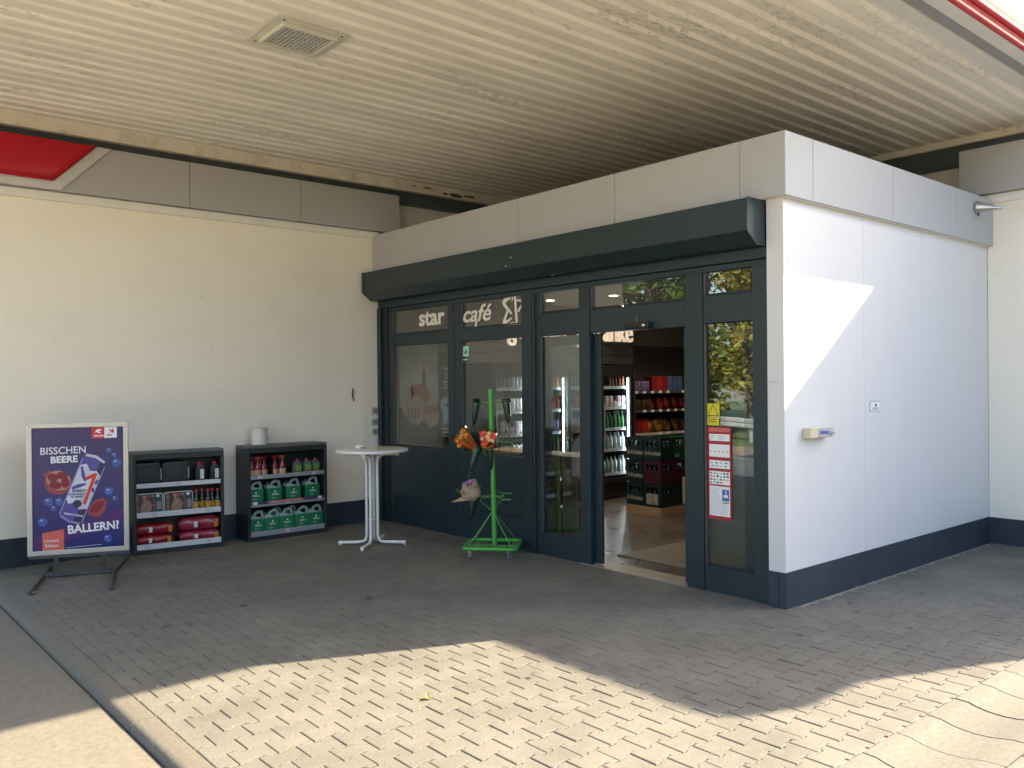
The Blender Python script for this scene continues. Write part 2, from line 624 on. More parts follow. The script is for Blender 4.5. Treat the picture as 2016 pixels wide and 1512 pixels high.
def paver_geo(poly, zt=0.0, depth=.03, ch=.005, rel=(0, 0)):
    """top ring inset, chamfer, side"""
    n = len(poly)
    cx_, cy_ = sum(p[0] for p in poly) / n, sum(p[1] for p in poly) / n
    top = []
    for i in range(n):
        p0, p, p1 = Vector(poly[i - 1]), Vector(poly[i]), Vector(poly[(i + 1) % n])
        e0, e1 = (p - p0), (p1 - p)
        if e0.length < 1e-6 or e1.length < 1e-6:
            top.append((p.x + (cx_ - p.x) * .03, p.y + (cy_ - p.y) * .03))
            continue
        e0.normalize()
        e1.normalize()
        n0, n1 = Vector((-e0.y, e0.x)), Vector((-e1.y, e1.x))
        b = (n0 + n1)
        if b.length < .1:
            b = n1
        b = b / max(b.dot(n1), .4)
        q = p + b * ch
        top.append((q.x, q.y))
    v = [(x + rel[0], y + rel[1], zt) for x, y in top] + [(p[0] + rel[0], p[1] + rel[1], zt - ch * .55) for p in poly] + [(p[0] + rel[0], p[1] + rel[1], zt - depth) for p in poly]
    f = [tuple(range(n))]
    for k in (0, 1):
        f += [((k + 1) * n + i, (k + 1) * n + (i + 1) % n, k * n + (i + 1) % n, k * n + i) for i in range(n)]
    return v, f


def signed(poly):
    return sum(poly[i - 1][0] * poly[i][1] - poly[i][0] * poly[i - 1][1] for i in range(len(poly)))


pavement = bpy.data.objects.new('pavement', None)
finish(pavement, kind='structure')
MB().box(-4.552, 4.3, -1.686, 6.2, -.2, -.0075).build('sand_bed', SAND, pavement, kind='stuff')
MB().box(-4.552, 4.3, -4.9, -2.226, -.2, -.0075).build('sand_bed', SAND, pavement, kind='stuff')
cells = []
for j in range(-34, 46):
    for i in range(-6, 41):
        c = (JX + PX * (i + .5) + (PX / 2 if j % 2 else 0), JY + PY * j)
        if not (-4.7 < c[0] < 4.3 and -4.9 < c[1] < 6.25) or -2.30 < c[1] < -1.62 and not (-1.78 < c[1] < -1.62 or -2.30 < c[1] < -2.14):
            continue
        if c[0] > .16 and c[1] > .02:
            continue
        pol = [(p[0] + c[0], p[1] + c[1]) for p in ISH]
        x0, x1 = min(p[0] for p in pol), max(p[0] for p in pol)
        y0, y1 = min(p[1] for p in pol), max(p[1] for p in pol)
        whole = True
        for ax, lim, sg in ((0, -4.549, -1), (1, 6.14, 1)) + (((1, -1.689, -1),) if c[1] > -1.9 else ((1, -2.228, 1),)):
            lo, hi = (x0, x1) if ax == 0 else (y0, y1)
            if (sg < 0 and lo < lim) or (sg > 0 and hi > lim):
                pol = clip(pol, ax, lim, sg)
                whole = False
        if len(pol) < 3 or abs(signed(pol)) < .004:
            continue
        pr = proj((c[0], c[1], 0))
        vis = 0
        if pr and -.03 < pr[0] < 1.03 and pr[1] < 1.03:
            vis = 1 / pr[2] ** 3
        cells.append((vis, c, pol, whole))
cells.sort(key=lambda q: -q[0])
near = [q for q in cells if q[3] and q[0] > 0][:297]
ids = {id(q) for q in near}
v, f = paver_geo(ISH)
pm = bpy.data.meshes.new('paver')
pm.from_pydata(v, [], f)
a = pm.attributes.new('single', 'FLOAT', 'FACE')
a.data.foreach_set('value', [1.0] * len(pm.polygons))
pm.materials.append(PAVER)
for q in near:
    o = bpy.data.objects.new('paver', pm)
    C.objects.link(o)
    o.parent = pavement
    o.location = (q[1][0] + RND.gauss(0, .0007), q[1][1] + RND.gauss(0, .0007), RND.gauss(0, .0011))
    o.rotation_euler = (RND.gauss(0, .005), RND.gauss(0, .005), RND.gauss(0, .005))
FV, FF, FT = [], [], []
for q in cells:
    if id(q) in ids:
        continue
    pol = q[2]
    v, f = paver_geo(pol, RND.gauss(0, .0011))
    b0 = len(FV)
    FV += v
    FF += [tuple(i + b0 for i in g) for g in f]
    tn = RND.random()
    FT += [tn] * len(f)
fm = bpy.data.meshes.new('paver_field')
fm.from_pydata(FV, [], FF)
a = fm.attributes.new('tone', 'FLOAT', 'FACE')
a.data.foreach_set('value', FT)
fm.materials.append(PAVER)
finish(bpy.data.objects.new('paver_field', fm), pavement, kind='stuff')

gutter = bpy.data.objects.new('gutter', None)
finish(gutter, kind='structure')
gp = [(-1.694, -.15), (-2.222, -.15), (-2.222, -.004), (-2.14, -.006), (-2.09, -.013), (-2.03, -.025), (-1.95, -.031), (-1.88, -.027), (-1.83, -.020), (-1.795, -.011), (-1.775, -.004), (-1.70, -.001), (-1.694, -.004)]
gm = MB().prism(gp, .0055, .3565, 'x').mesh('gutter_stone', smooth=25)
gm.materials.append(GUTTER)
for i in range(-9, 18):
    inst('gutter_stone', gm, gutter, loc=(-1.715 + i * .362, RND.uniform(-.002, .002), RND.uniform(-.002, .001)), rot=(0, RND.gauss(0, .002), 0))

# ------------------------------------------------------------------ main building behind and beside the entrance box
bld = thing('shop_building', 'white rendered shop building with silver grey fascia and dark plinth behind the entrance box', 'building')
WL = -4.76                                                        # free end of the left wall
box('wall', (WL, .06, 6.154, 6.40, .0, 3.79), PLASTER, bld)
box('wall', (.06, 4.45, 6.30, 6.50, 0, 4.55), TRIMW, bld)           # recessed wall above the entrance box
box('wall', (4.505, 4.60, -.02, 6.30, 3.0, 4.55), TRIMW, bld)
MB().box(4.163, 4.40, -3.42, -.004, 0, 3.80).build('wall', PLASTER, bld)
box('cornice', (WL - .02, .04, 6.118, 6.42, 3.79, 3.885), TRIMW, bld, bevel=.008)
box('cornice', (4.127, 4.42, -3.42, .20, 3.80, 3.895), TRIMW, bld, bevel=.008)
box('roof', (WL, .30, 6.30, 16, 3.9, 4.30), STEELD, bld)
box('roof', (.06, 11, 6.51, 16, 4.0, 4.33), STEELD, bld)
box('roof', (4.605, 11, -3.19, 6.505, 4.0, 4.33), STEELD, bld)
box('wall', (WL, WL + .2, 6.41, 16, 0, 3.9), PLASTER, bld)
# grey fascia panels on the left wall and on the right wing
for xa, xb in ((WL, -3.90), (-3.90, -2.53), (-2.53, -1.147), (-1.147, .33)):
    box('fascia_panel', (xa + .003, xb - .003, 6.07, 6.298, 3.89, 4.41), ALU, bld, bevel=.004)
for ya, yb in ((-.87, .265), (-2.25, -.87), (-3.42, -2.25)):
    box('fascia_panel', (4.075, 4.298, ya + .003, yb - .003, 3.90, 4.425), ALU, bld, bevel=.004)
# plinth boards
for xa, xb in ((WL, -3.2), (-3.2, -1.6), (-1.6, .055)):
    box('plinth_board', (xa + .002, xb - .002, 6.135, 6.20, -.02, .297), PLINTH, bld, bevel=.003)
for ya, yb in ((-1.4, -.006), (-2.6, -1.4), (-3.42, -2.6)):
    box('plinth_board', (4.147, 4.20, ya + .002, yb - .002, -.02, .291), PLINTH, bld, bevel=.003)
# high end of the wing, past the picture's right edge: a taller roof slab
pw = [(4.24, -1.05), (4.24, -3.52), (4.28, -3.66), (4.38, -3.76), (4.5, -3.80), (11, -3.80), (11, -1.05)]
MB().prism(pw, 4.426, 4.63, 'z').build('roof', ALU, bld)
box('wall', (4.401, 10.8, -3.42, -3.2, 0, 4.425), PLASTER, bld)
# red light panel on the left fascia, slanted end, silver border
rp = thing('red_sign_panel', 'red glossy slanted sign panel with silver border on the left fascia', 'sign')
rp.location = (0, 6.07, 0)
MB().prism([(WL, 3.892), (-3.888, 3.892), (-3.376, 4.408), (WL, 4.408)], -.022, -.002, 'y').build('border', ALUL, rp, bevel=.003)
MB().prism([(WL + .03, 3.985), (-3.955, 3.975), (-3.53, 4.404), (WL + .03, 4.404)], -.075, -.023, 'y').build('face', RED, rp, bevel=.022, seg=3, smooth=50)
MB().tube([(WL + .03, -.082, 4.012), (-3.972, -.082, 4.002), (-3.575, -.082, 4.404)], .014, 8).build('edge_tube', RED, rp, smooth=60)

# ------------------------------------------------------------------ entrance box (vestibule)
ves = thing('entrance_box', 'flat roofed white entrance box with silver fascia and dark plinth at the centre right', 'entrance')
ZW = 3.32
for xa, xb in ((.006, 1.317), (1.317, 2.505), (2.505, 4.163)):
    box('wall_panel', (xa + .0015, xb - .0015, 0, .06, .291, ZW), WHITE, ves, bevel=.002)
    box('plinth_board', (xa + .0015 - (.01 if xa < .1 else 0), xb - .0015, -.004, .06, -.03, .2905), PLINTH, ves, bevel=.002)
box('wall', (.14, 4.29, .062, .14, 0, 3.7), GREYROOM, ves)
for za, zb in ((.291, 1.83), (1.833, ZW)):
    MB().box(.0, .0055, -.0005, .152, za, zb).build('wall_panel', WHITE, ves)
box('plinth_board', (-.004, .06, .062, .152, -.03, .2905), PLINTH, ves)
box('corner_post', (.006, .14, .062, .15, 0, ZW), GREYROOM, ves)
# fascia
e = .064
MB().prism([(-e, -e), (.350, -e), (.350, -e + .03), (-e + .03, -e + .03), (-e + .03, .360), (-e, .360)], ZW, 3.833, 'z').build('fascia_panel', ALU, ves, bevel=.003)
for xa, xb in ((.354, 1.759), (1.763, 3.160), (3.164, 4.16)):
    box('fascia_panel', (xa, xb, -e, -e + .03, ZW, 3.833), ALU, ves, bevel=.003)
for ya, yb in ((.364, 1.760), (1.764, 3.156), (3.160, 4.552), (4.556, 6.15)):
    box('fascia_panel', (-e, -e + .03, ya, yb, ZW, 3.833), ALU, ves, bevel=.003)
box('fascia_back', (-e + .034, 4.15, -e + .034, 6.14, ZW + .01, 3.80), STEELD, ves)
box('soffit', (-e + .031, 4.15, -e + .031, 6.14, ZW, ZW + .008), TRIMW, ves)
box('roof', (-e + .04, 4.28, -e + .04, 6.28, 3.80, 3.822), BITUMEN, ves)

# ------------------------------------------------------------------ canopy
ZC = 4.65
can = thing('filling_station_canopy', 'large canopy with peeling cream corrugated underside above the forecourt', 'canopy')
XB, YB = 4.33, 6.14
XW = -8.4
yy = -.74
pts = [(yy, ZC)]
base = 5.995 - 34 * .195
for kk in range(0, 36):
    b0 = base + kk * .195
    for dy, dz in ((-.074, 0), (-.064, .033), (-.030, .033), (0, 0)):
        q = (b0 + dy, ZC + dz)
        if yy + .01 < q[0] < YB - .01:
            pts.append(q)
pts.append((YB, ZC))
V_, F_ = [], []
for p in pts:
    V_ += [(XW, p[0], p[1]), (XB, p[0], p[1])]
for i in range(len(pts) - 1):
    F_.append((2 * i, 2 * i + 1, 2 * i + 3, 2 * i + 2))
# closed upper skin so the deck has thickness
nb = len(V_)
V_ += [(XW, -.74, ZC + .07), (XB, -.74, ZC + .07), (XW, YB, ZC + .07), (XB, YB, ZC + .07)]
F_.append((nb, nb + 2, nb + 3, nb + 1))
dk = MB().add(V_, F_).build('corrugated_deck', DECK, can)
box('roof_skin', (XW, XB + .4, -1.0, YB + .2, ZC + .09, ZC + .22), STEELD, can)
# far edge: hanging cream angle with lower flange, dark steel beam behind
MB().prism([(YB + .002, ZC + .05), (YB + .002, ZC - .115), (YB - .012, ZC - .118), (YB - .012, ZC - .135), (YB + .07, ZC - .135), (YB + .07, ZC + .05)], XW, XB + .07, 'x').build('edge_trim', CREAM, can, bevel=.002)
box('steel_beam', (-4.6, 4.6, 6.225, 6.295, 4.342, 4.64), STEELD, can)
# back edge towards the right wing
MB().prism([(XB + .002, ZC + .05), (XB + .002, ZC - .012), (XB + .02, ZC - .075), (XB + .075, ZC - .075), (XB + .075, ZC + .05)], -1.0, YB, 'y').build('edge_trim', CREAM, can, bevel=.002)
box('steel_beam', (4.42, 4.50, -1.0, 6.22, 4.345, 4.64), STEELD, can)
# front edge: soffit strips and red fascia swept along the edge
pathf = [(XW, 0), (4.4, 0)]


def sweep(name, prof, mat, bevel=0.0, smooth=None):
    V, F = [], []
    n = len(prof)
    for (x, dy) in pathf:
        V += [(x, dy + p[0], p[1]) for p in prof]
    for i in range(len(pathf) - 1):
        for k in range(n):
            F.append((i * n + k, i * n + (k + 1) % n, (i + 1) * n + (k + 1) % n, (i + 1) * n + k))
    F.append(tuple(range(n))[::-1])
    F.append(tuple((len(pathf) - 1) * n + k for k in range(n)))
    return MB().add(V, F).build(name, mat, can, bevel=bevel, smooth=smooth)


def rect(y0, y1, z0, z1):
    return [(y0, z0), (y1, z0), (y1, z1), (y0, z1)]


sweep('soffit_strip', rect(-.876, -.74, ZC - .004, ZC + .05), SOFFIT)
sweep('gutter_strip', rect(-.985, -.878, ZC + .012, ZC + .06), CANGREY)
sweep('fascia_lip', rect(-1.100, -.983, ZC - .006, ZC + .08), SOFFIT, bevel=.002)
sweep('red_fascia', [(-1.115, ZC - .004), (-1.103, ZC + .9), (-1.18, ZC + .9), (-1.21, ZC + .7), (-1.215, ZC + .3), (-1.19, ZC + .12), (-1.165, ZC + .075)], RED, smooth=40)
for yy_, zz_ in ((-1.122, ZC + .012), (-1.168, ZC + .075)):
    MB().tube([(x, dy + yy_, zz_) for x, dy in pathf], .026, 10).build('red_edge_tube', RED, can, smooth=60)
for xj in (-2.2, .28, 1.75):
    box('joint_cover', (xj - .03, xj + .03, -.877, -.739, ZC - .007, ZC - .0045), SOFFIT, can)
# paint flakes hanging from the deck, too many and small to tell apart
FL = MB()
rf = random.Random(5)
for k in range(1500):
    lx = rf.uniform(-4.6, 3.2)
    kk = rf.randint(6, 34)
    ly = base + kk * .195 - .072 - rf.uniform(.0, .115)
    if ly > YB - .05:
        continue
    g = math.sin(lx * 1.9 + ly * 2.3) + math.sin(lx * .7 - ly * 3.1)
    if g < rf.uniform(-.4, 1.6):
        continue
    s = rf.uniform(.007, .024) * (1.8 if rf.random() < .08 else 1)
    d = rf.uniform(.001, .008)
    a_ = rf.uniform(-.5, .5)
    ca, sa = math.cos(a_), math.sin(a_)
    q = [(-s * 2.0, -s * .5), (s * .6, -s * .7), (s * 2.0, s * .1), (s * .5, s * .6), (-s * 1.1, s * .5)]
    FL.poly([(lx + u * ca - w * sa, ly + u * sa + w * ca, ZC - .0015 - d * abs(u + s) / s / 2) for u, w in q][::-1])
FL.build('paint_flakes', M('paint_flake', (.75, .70, .60), .7), can, kind='stuff')

for (x_, z_, w_, h_) in ((1.16, 4.566, .05, .018), (1.36, 4.560, .10, .028), (1.30, 4.572, .07, .015), (.62, 4.60, .05, .010), (.85, 4.60, .09, .012), (1.6, 4.58, .12, .02)):
    pts_ = [(x_ + u * rf.uniform(.75, 1.2), z_ + w * rf.uniform(.7, 1.25)) for u, w in ell(0, 0, w_, h_, 14)]
    MB().poly([(p[0], YB + .0008, p[1]) for p in pts_]).build('flaked_patch', STEELD, can)

# recessed square lamp in the deck
lamp = thing('canopy_lamp', 'unlit square recessed lamp with a cream frame and prismatic lens in the canopy ceiling', 'ceiling lamp', (-2.93, 2.56, ZC))
LF = M('lamp_frame_paint', (.63, .62, .55), .5, var=.06, vscale=6)
FRM = MB()
o_, i_ = (.315, .30), (.215, .20)
for x0, x1, y0_, y1_ in ((-o_[0], o_[0], i_[1], o_[1]), (-o_[0], o_[0], -o_[1], -i_[1]), (-o_[0], -i_[0], -i_[1], i_[1]), (i_[0], o_[0], -i_[1], i_[1])):
    FRM.box(x0, x1, y0_, y1_, -.012, -.003)
FRM.build('frame', LF, lamp, bevel=.002)
RM = MB()
for x0, x1, y0_, y1_ in ((-i_[0] - .025, i_[0] + .025, i_[1] - .005, i_[1] + .02), (-i_[0] - .025, i_[0] + .025, -i_[1] - .02, -i_[1] + .005), (-i_[0] - .025, -i_[0] + .005, -i_[1], i_[1]), (i_[0] - .005, i_[0] + .025, -i_[1], i_[1])):
    RM.box(x0, x1, y0_, y1_, -.040, -.011)
RM.build('rim', LF, lamp, bevel=.006, seg=2)
LENS = M('lamp_lens', (.30, .31, .29), .12, spec=.8, coat=.5)
lens = MB().box(-.212, .212, -.197, .197, -.03, -.02).build('lens', LENS, lamp)
KN = MB()
for a_ in range(12):
    for b_ in range(11):
        KN.lathe([(.014, 0), (.010, -.009), (.002, -.012)], 6, (-.19 + a_ * .0345, -.175 + b_ * .035, -.03))
KN.build('lens_knobs', LENS, lens, kind='stuff')
for x, y_ in ((-.25, .26), (.25, .26), (.25, -.26), (-.25, -.26)):
    MB().lathe([(.009, -.017), (.009, -.011)], 8).build('screw', STEELD, lamp, loc=(x, y_, 0))

# ------------------------------------------------------------------ roller shutter box over the glazing
sh = thing('roller_shutter_box', 'long anthracite roller shutter box running above the glazed shopfront', 'shutter box')
sp = [(-.004, 3.312), (-.25, 3.312), (-.25, 3.05), (-.12, 2.95), (-.004, 2.95)]
for ya, yb in ((.17, 3.098), (3.101, 6.09)):
    MB().prism(sp, ya, yb, 'y').build('casing', ANTH, sh, bevel=.004)
for ya, yb in ((.163, .1695), (6.0905, 6.10)):
    MB().prism([(-.002, 3.318), (-.256, 3.318), (-.256, 3.047), (-.122, 2.944), (-.002, 2.944)], ya, yb, 'y').build('end_cap', ANTH, sh, bevel=.001)
for y_, z_, x_ in ((3.066, 3.165, -.2515), (3.15, 3.085, -.2515)):
    MB().lathe([(.010, 0), (.008, .004), (.002, .006)], 10).xform(Matrix.Translation((x_, y_, z_)) @ Matrix.Rotation(rad(-90), 4, 'Y')).build('rivet', CHROME, sh, smooth=50)
for y_ in (2.62,):
    MB().lathe([(.016, 0), (.016, -.006), (.006, -.010)], 10, (-.07, y_, 2.95)).build('rivet', CHROME, sh, smooth=50)

# ------------------------------------------------------------------ shopfront: posts, rails, panes, sliding doors
sf = thing('shopfront', 'anthracite framed glazed shopfront with open sliding doors under the shutter box', 'shopfront')
XF, XK = .05, .11                                                   # face and back of the frame
ZT = 2.95


def bar(name, y0, y1, z0, z1, xf=XF, xk=XK, mat=ANTH, bevel=.003, parent=None):
    return box(name, (xf, xk, y0, y1, z0, z1), mat, parent or sf, bevel=bevel)


def pane(y0, y1, z0, z1, x=.085, parent=None, name='pane'):
    return box(name, (x, x + .008, y0, y1, z0, z1), GLASS, parent or sf)


bar('head_rail', .155, 6.15, 2.855, ZT, .02)
bar('head_rail', .155, 6.15, 2.80, 2.853, .06)
# guide channels of the shutter and end posts
bar('guide_channel', 6.055, 6.13, 0, 2.854, -.012, .05)
bar('guide_channel', 5.95, 6.05, 0, 2.854, .03, .11, ANTHD)
bar('post', 5.872, 5.948, 0, 2.799)
for y0_, y1_, xf in ((4.49, 4.607, .044), (4.365, 4.488, .052), (3.075, 3.232, .030), (2.965, 3.073, .052), (2.215, 2.360, .044), (.832, 1.012, .044), (.155, .312, .030)):
    bar('post', y0_, y1_, 0, 2.799, xf)
bar('guide_channel', 3.02, 3.05, 0, 2.799, .020, .0295, ANTH)
# thin glazing beads give the panes their edge
BEAD = M('glazing_bead', (.12, .11, .115), .35, metal=.5)


def bay(y0, y1, splits, lower=None):
    """splits: list of (z0, z1, 'pane'|'panel')"""
    for z0, z1, kd in splits:
        if kd == 'pane':
            p = pane(y0 + .004, y1 - .004, z0 + .004, z1 - .004)
            for a, b in ((y1 - .022, y1 - .002),):
                box('bead', (.062, .084, a, b, z0, z1), BEAD, p)
            box('bead', (.070, .084, y0 + .002, y1 - .024, z0 + .002, z0 + .018), ANTHD, p)
        else:
            bar('panel' if z1 - z0 > .3 else 'rail', y0 + .001, y1 - .001, z0, z1, .056)


W1 = [(.0, .352, 'panel'), (.356, 1.02, 'panel'), (1.022, 2.335, 'pane'), (2.337, 2.486, 'rail'), (2.488, 2.798, 'pane')]
bay(4.608, 5.871, W1)
bay(3.233, 4.364, W1)
D1 = [(0.0, .228, 'rail'), (.23, 2.333, 'pane'), (2.335, 2.58, 'rail'), (2.582, 2.798, 'pane')]
bay(2.361, 2.964, D1)
bay(.313, .831, [(0.0, .222, 'rail'), (.224, 2.348, 'pane'), (2.350, 2.59, 'rail'), (2.592, 2.798, 'pane')])
bay(1.013, 2.214, [(2.335, 2.572, 'rail'), (2.574, 2.798, 'pane')])
XS0 = .114
# sliding leaves parked behind the fixed bays
for nm, ya, yb, st in (('sliding_door', 2.125, 2.98, 2.125), ('sliding_door', .36, 1.09, .99)):
    lf = MB().box(XS0, XS0 + .036, st, st + .10, .015, 2.33).build(nm, ANTH, sf, bevel=.003)
    o2 = yb - .10 if st == ya else ya
    box('stile', (XS0 + .001, XS0 + .035, o2, o2 + .10, .016, 2.33), ANTH, lf, bevel=.003)
    box('rail', (XS0 + .002, XS0 + .034, ya + .101, yb - .101, .017, .21), ANTH, lf, bevel=.003)
    box('rail', (XS0 + .002, XS0 + .034, ya + .101, yb - .101, 2.23, 2.328), ANTH, lf, bevel=.003)
    box('pane', (XS0 + .012, XS0 + .020, ya + .102, yb - .102, .212, 2.228), GLASS, lf)
box('threshold', (.02, .30, 1.013, 2.36, -.02, .006), M('threshold_metal', (.30, .27, .22), .5, metal=.4, var=.15, vscale=10), sf, bevel=.003)
# small screws on the posts
for y_ in (3.16, 2.29, .92, .235):
    for z_ in (.32, 1.05, 1.62, 2.60):
        MB().lathe([(.008, 0), (.006, .003)], 8).xform(Matrix.Translation((.0435 if .3 < y_ < 3 else .0295, y_, z_)) @ Matrix.Rotation(rad(-90), 4, 'Y')).build('screw', BLACKP, sf)

sen = thing('door_sensor', 'small black motion sensor bar with a hook above the open doorway', 'sensor', (0, 1.55, 2.37))
MB().prism([(.054, -.035), (-.012, -.035), (-.022, -.012), (-.012, .030), (.054, .030)], -.15, .15, 'y').build('body', BLACKP, sen, bevel=.004)
box('lens', (-.024, -.016, -.115, -.085, -.010, .008), PAPER, sen)
MB().tube([(.0, 0, .03), (-.01, -.002, .075), (-.018, -.012, .09), (-.01, -.03, .092)], .003, 6).build('hook', CHROME, sen, smooth=60)

# lettering stuck on the transom panes
XL = .079
L1 = thing('cream_lettering', 'cream word star stuck on the left transom pane', 'lettering', (XL, 5.265, 2.578))
text('letters', 'star', .29, CREAML, L1, frame((0, 0, 0), (0, -1, 0), (0, 0, 1)), .003, bold=.0085, sx=1.22, space=1.0)
L2 = thing('cream_lettering', 'cream handwritten style word caf\u00e9 stuck on the middle transom pane', 'lettering', (XL, 4.36, 2.568))
text('letters', 'caf\u00e9', .275, CREAML, L2, frame((0, 0, 0), (0, -1, 0), (0, 0, 1)), .003, bold=.0045, shear=.28, sx=1.22, space=1.0)
tail = [(.262, 0), (.30, .0), (.283, -.06), (.25, -.098), (.215, -.09), (.23, -.07), (.25, -.05)]
MB().prism([(-p[0], p[1]) for p in tail], -.003, .003, 'x').build('letter_tail', CREAML, L2)
SG = thing('star_emblem', 'cream star shaped emblem cut off by the post on the middle transom pane', 'emblem', (XL, 3.60, 2.455))


def stroke(nm, pts):
    MB().prism([(-p[0], p[1]) for p in pts], -.003, .003, 'x').build(nm, CREAML, SG)


stroke('arm', [(.0, .305), (.035, .335), (.135, .345), (.14, .325), (.06, .30), (.05, .28), (.155, .175), (.165, .15), (.14, .155), (.02, .245), (.0, .275)])
stroke('arm', [(.15, .305), (.175, .345), (.195, .345), (.165, .30)])
stroke('arm', [(.195, .355), (.235, .355), (.245, .19), (.262, .01), (.25, -.015), (.23, .02), (.21, .18)])
stroke('arm', [(.105, .195), (.075, .205), (.0, .075), (.01, .045), (.04, .035), (.165, .105), (.155, .12), (.065, .085), (.055, .10)])
stroke('arm', [(.25, .31), (.33, .30), (.36, .28), (.36, .255), (.32, .275), (.25, .29)])
stroke('arm', [(.25, .18), (.262, .195), (.34, .27), (.36, .265), (.28, .165)])

# notices on the right hand pane
NT = thing('notice_sheet', 'tall red bordered sheet of opening hours and payment notices on the right glass', 'notice', (.0775, .808, .635))
NRED = M('notice_red', (.36, .02, .035), .5)
NG = [M('notice_grey', (.45, .45, .45), .6), M('notice_blue', (.05, .16, .36), .6), M('notice_green', (.08, .25, .2), .6), M('notice_orange', (.7, .3, .05), .6)]


def nart(nm, x0, x1, z0, z1, mat, lay, parent=NT):
    k = -.0008 * lay
    return MB().poly([(k, -x0, z0), (k, -x1, z0), (k, -x1, z1), (k, -x0, z1)]).build(nm, mat, parent)


box('sheet', (.0001, .003, -.246, 0, 0, .805), NRED, NT)
nart('header', .012, .235, .765, .80, M('notice_head', (.55, .12, .12), .5), 1)
rows = ((.685, .745), (.545, .655), (.445, .515), (.305, .42), (.03, .29))
for z0, z1 in rows:
    nart('paper', .018, .230, z0, z1, PAPER, 1)
for k in range(3):
    nart('text_line', .025, .075 - k * .012, .727 - k * .016, .732 - k * .016, NG[0], 2)
    nart('text_line', .12, .185 - k * .005, .727 - k * .016, .732 - k * .016, NG[0], 2)
for k in range(5):
    nart('icon', .03 + k * .04, .048 + k * .04, .585, .60, NG[0], 2)
for k in range(4):
    nart('icon', .028 + k * .05, .058 + k * .05, .488, .499, NG[(k * 2) % 4], 2)
    nart('icon', .04 + k * .045, .065 + k * .045, .462, .472, NG[(k + 1) % 3], 2)
rr = random.Random(3)
cols = [PRINTK, NRED, NG[1], NG[2], NG[3], NG[0]]
for r_ in range(4):
    for k in range(6):
        if r_ == 3 and k > 3:
            continue
        x0 = .026 + k * .034
        nart('icon', x0, x0 + rr.uniform(.018, .028), .395 - r_ * .027, .395 - r_ * .027 + rr.uniform(.008, .018), rr.choice(cols), 2)
nart('camera_sign', .15, .222, .165, .265, NG[1], 2)
nart('camera_body', .165, .21, .195, .218, PAPER, 3)
nart('camera_arm', .186, .193, .218, .262, PAPER, 3)
nart('text_line', .152, .22, .146, .153, PRINTK, 2)
for k in range(16):
    nart('text_line', .028, (.135 if k < 7 else .215) - rr.uniform(0, .03), .268 - k * .0145, .272 - k * .0145, NG[0], 2)
YS = thing('warning_sticker', 'yellow warning triangle sticker on the right glass', 'sticker', (.0775, .815, 1.455))
YEL = M('sticker_yellow', (.62, .56, .02), .5)
box('sheet', (.0001, .002, -.135, 0, .075, .19), YEL, YS)
box('sheet', (.0001, .002, -.13, -.004, .0, .068), YEL, YS)
for a_, b_ in (((.012, .085), (.123, .085)), ((.012, .085), (.068, .178)), ((.123, .085), (.068, .178))):
    d = Vector((b_[0] - a_[0], b_[1] - a_[1])).normalized() * 1
    n_ = Vector((-d.y, d.x)) * .003
    MB().poly([(-.0008, -(p[0] + s * n_.x), p[1] + s * n_.y) for p, s in ((a_, 1), (b_, 1), (b_, -1), (a_, -1))]).build('triangle_line', PRINTK, YS)
for k in range(2):
    MB().poly([(-.0008, -.02, .05 - k * .02), (-.0008, -.105, .05 - k * .02), (-.0008, -.105, .056 - k * .02), (-.0008, -.02, .056 - k * .02)]).build('text_line', PRINTK, YS)
TS = thing('small_green_sticker', 'small pale turquoise sticker on the middle pane beside the post', 'sticker', (.079, 4.352, 2.16))
TEAL = M('sticker_teal', (.35, .72, .62), .5)
box('sheet', (0, .002, -.115, 0, 0, .12), TEAL, TS)
MB().poly([(-.0006, -y_, z_) for y_, z_ in ((.03, .03), (.075, .03), (.08, .06), (.055, .095), (.05, .06))]).build('emblem', PRINTK, TS)
box('sheet', (0, .002, -.10, -.01, -.045, -.03), TEAL, TS)

ORD = ['first', 'second', 'third', 'fourth', 'fifth', 'sixth', 'seventh', 'eighth', 'ninth', 'tenth', 'eleventh', 'twelfth']
# ------------------------------------------------------------------ shop interior
inn = bpy.data.objects.new('shop_room', None)
finish(inn, kind='structure')
FLOOR = M('shop_floor_tile', (.095, .080, .066), .30, var=.10, vscale=1.2, world_space=True, rvar=.08)
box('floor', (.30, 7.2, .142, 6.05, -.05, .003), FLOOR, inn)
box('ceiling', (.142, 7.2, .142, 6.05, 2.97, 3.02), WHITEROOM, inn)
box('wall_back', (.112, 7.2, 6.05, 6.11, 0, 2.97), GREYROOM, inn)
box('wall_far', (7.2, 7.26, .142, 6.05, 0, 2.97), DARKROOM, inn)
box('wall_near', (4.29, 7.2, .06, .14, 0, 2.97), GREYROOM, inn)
box('lintel', (.112, .14, .155, 6.05, 2.856, 2.97), ANTHD, inn)
# entrance mat: aluminium and rib strips
mat_ = thing('entrance_mat', 'ribbed metal entrance mat set in the floor inside the doorway', 'mat', (.58, 1.05, .004))
box('base', (0, 1.2, 0, 1.30, 0, .004), BLACKP, mat_)
RIB = M('mat_rib', (.26, .22, .16), .6, var=.2, vscale=20)
rm = MB().box(0, 1.2, 0, .014, .004, .011).mesh('rib')
rm.materials.append(RIB)
for k in range(52):
    inst('rib', rm, mat_, loc=(0, .006 + k * .025, 0))
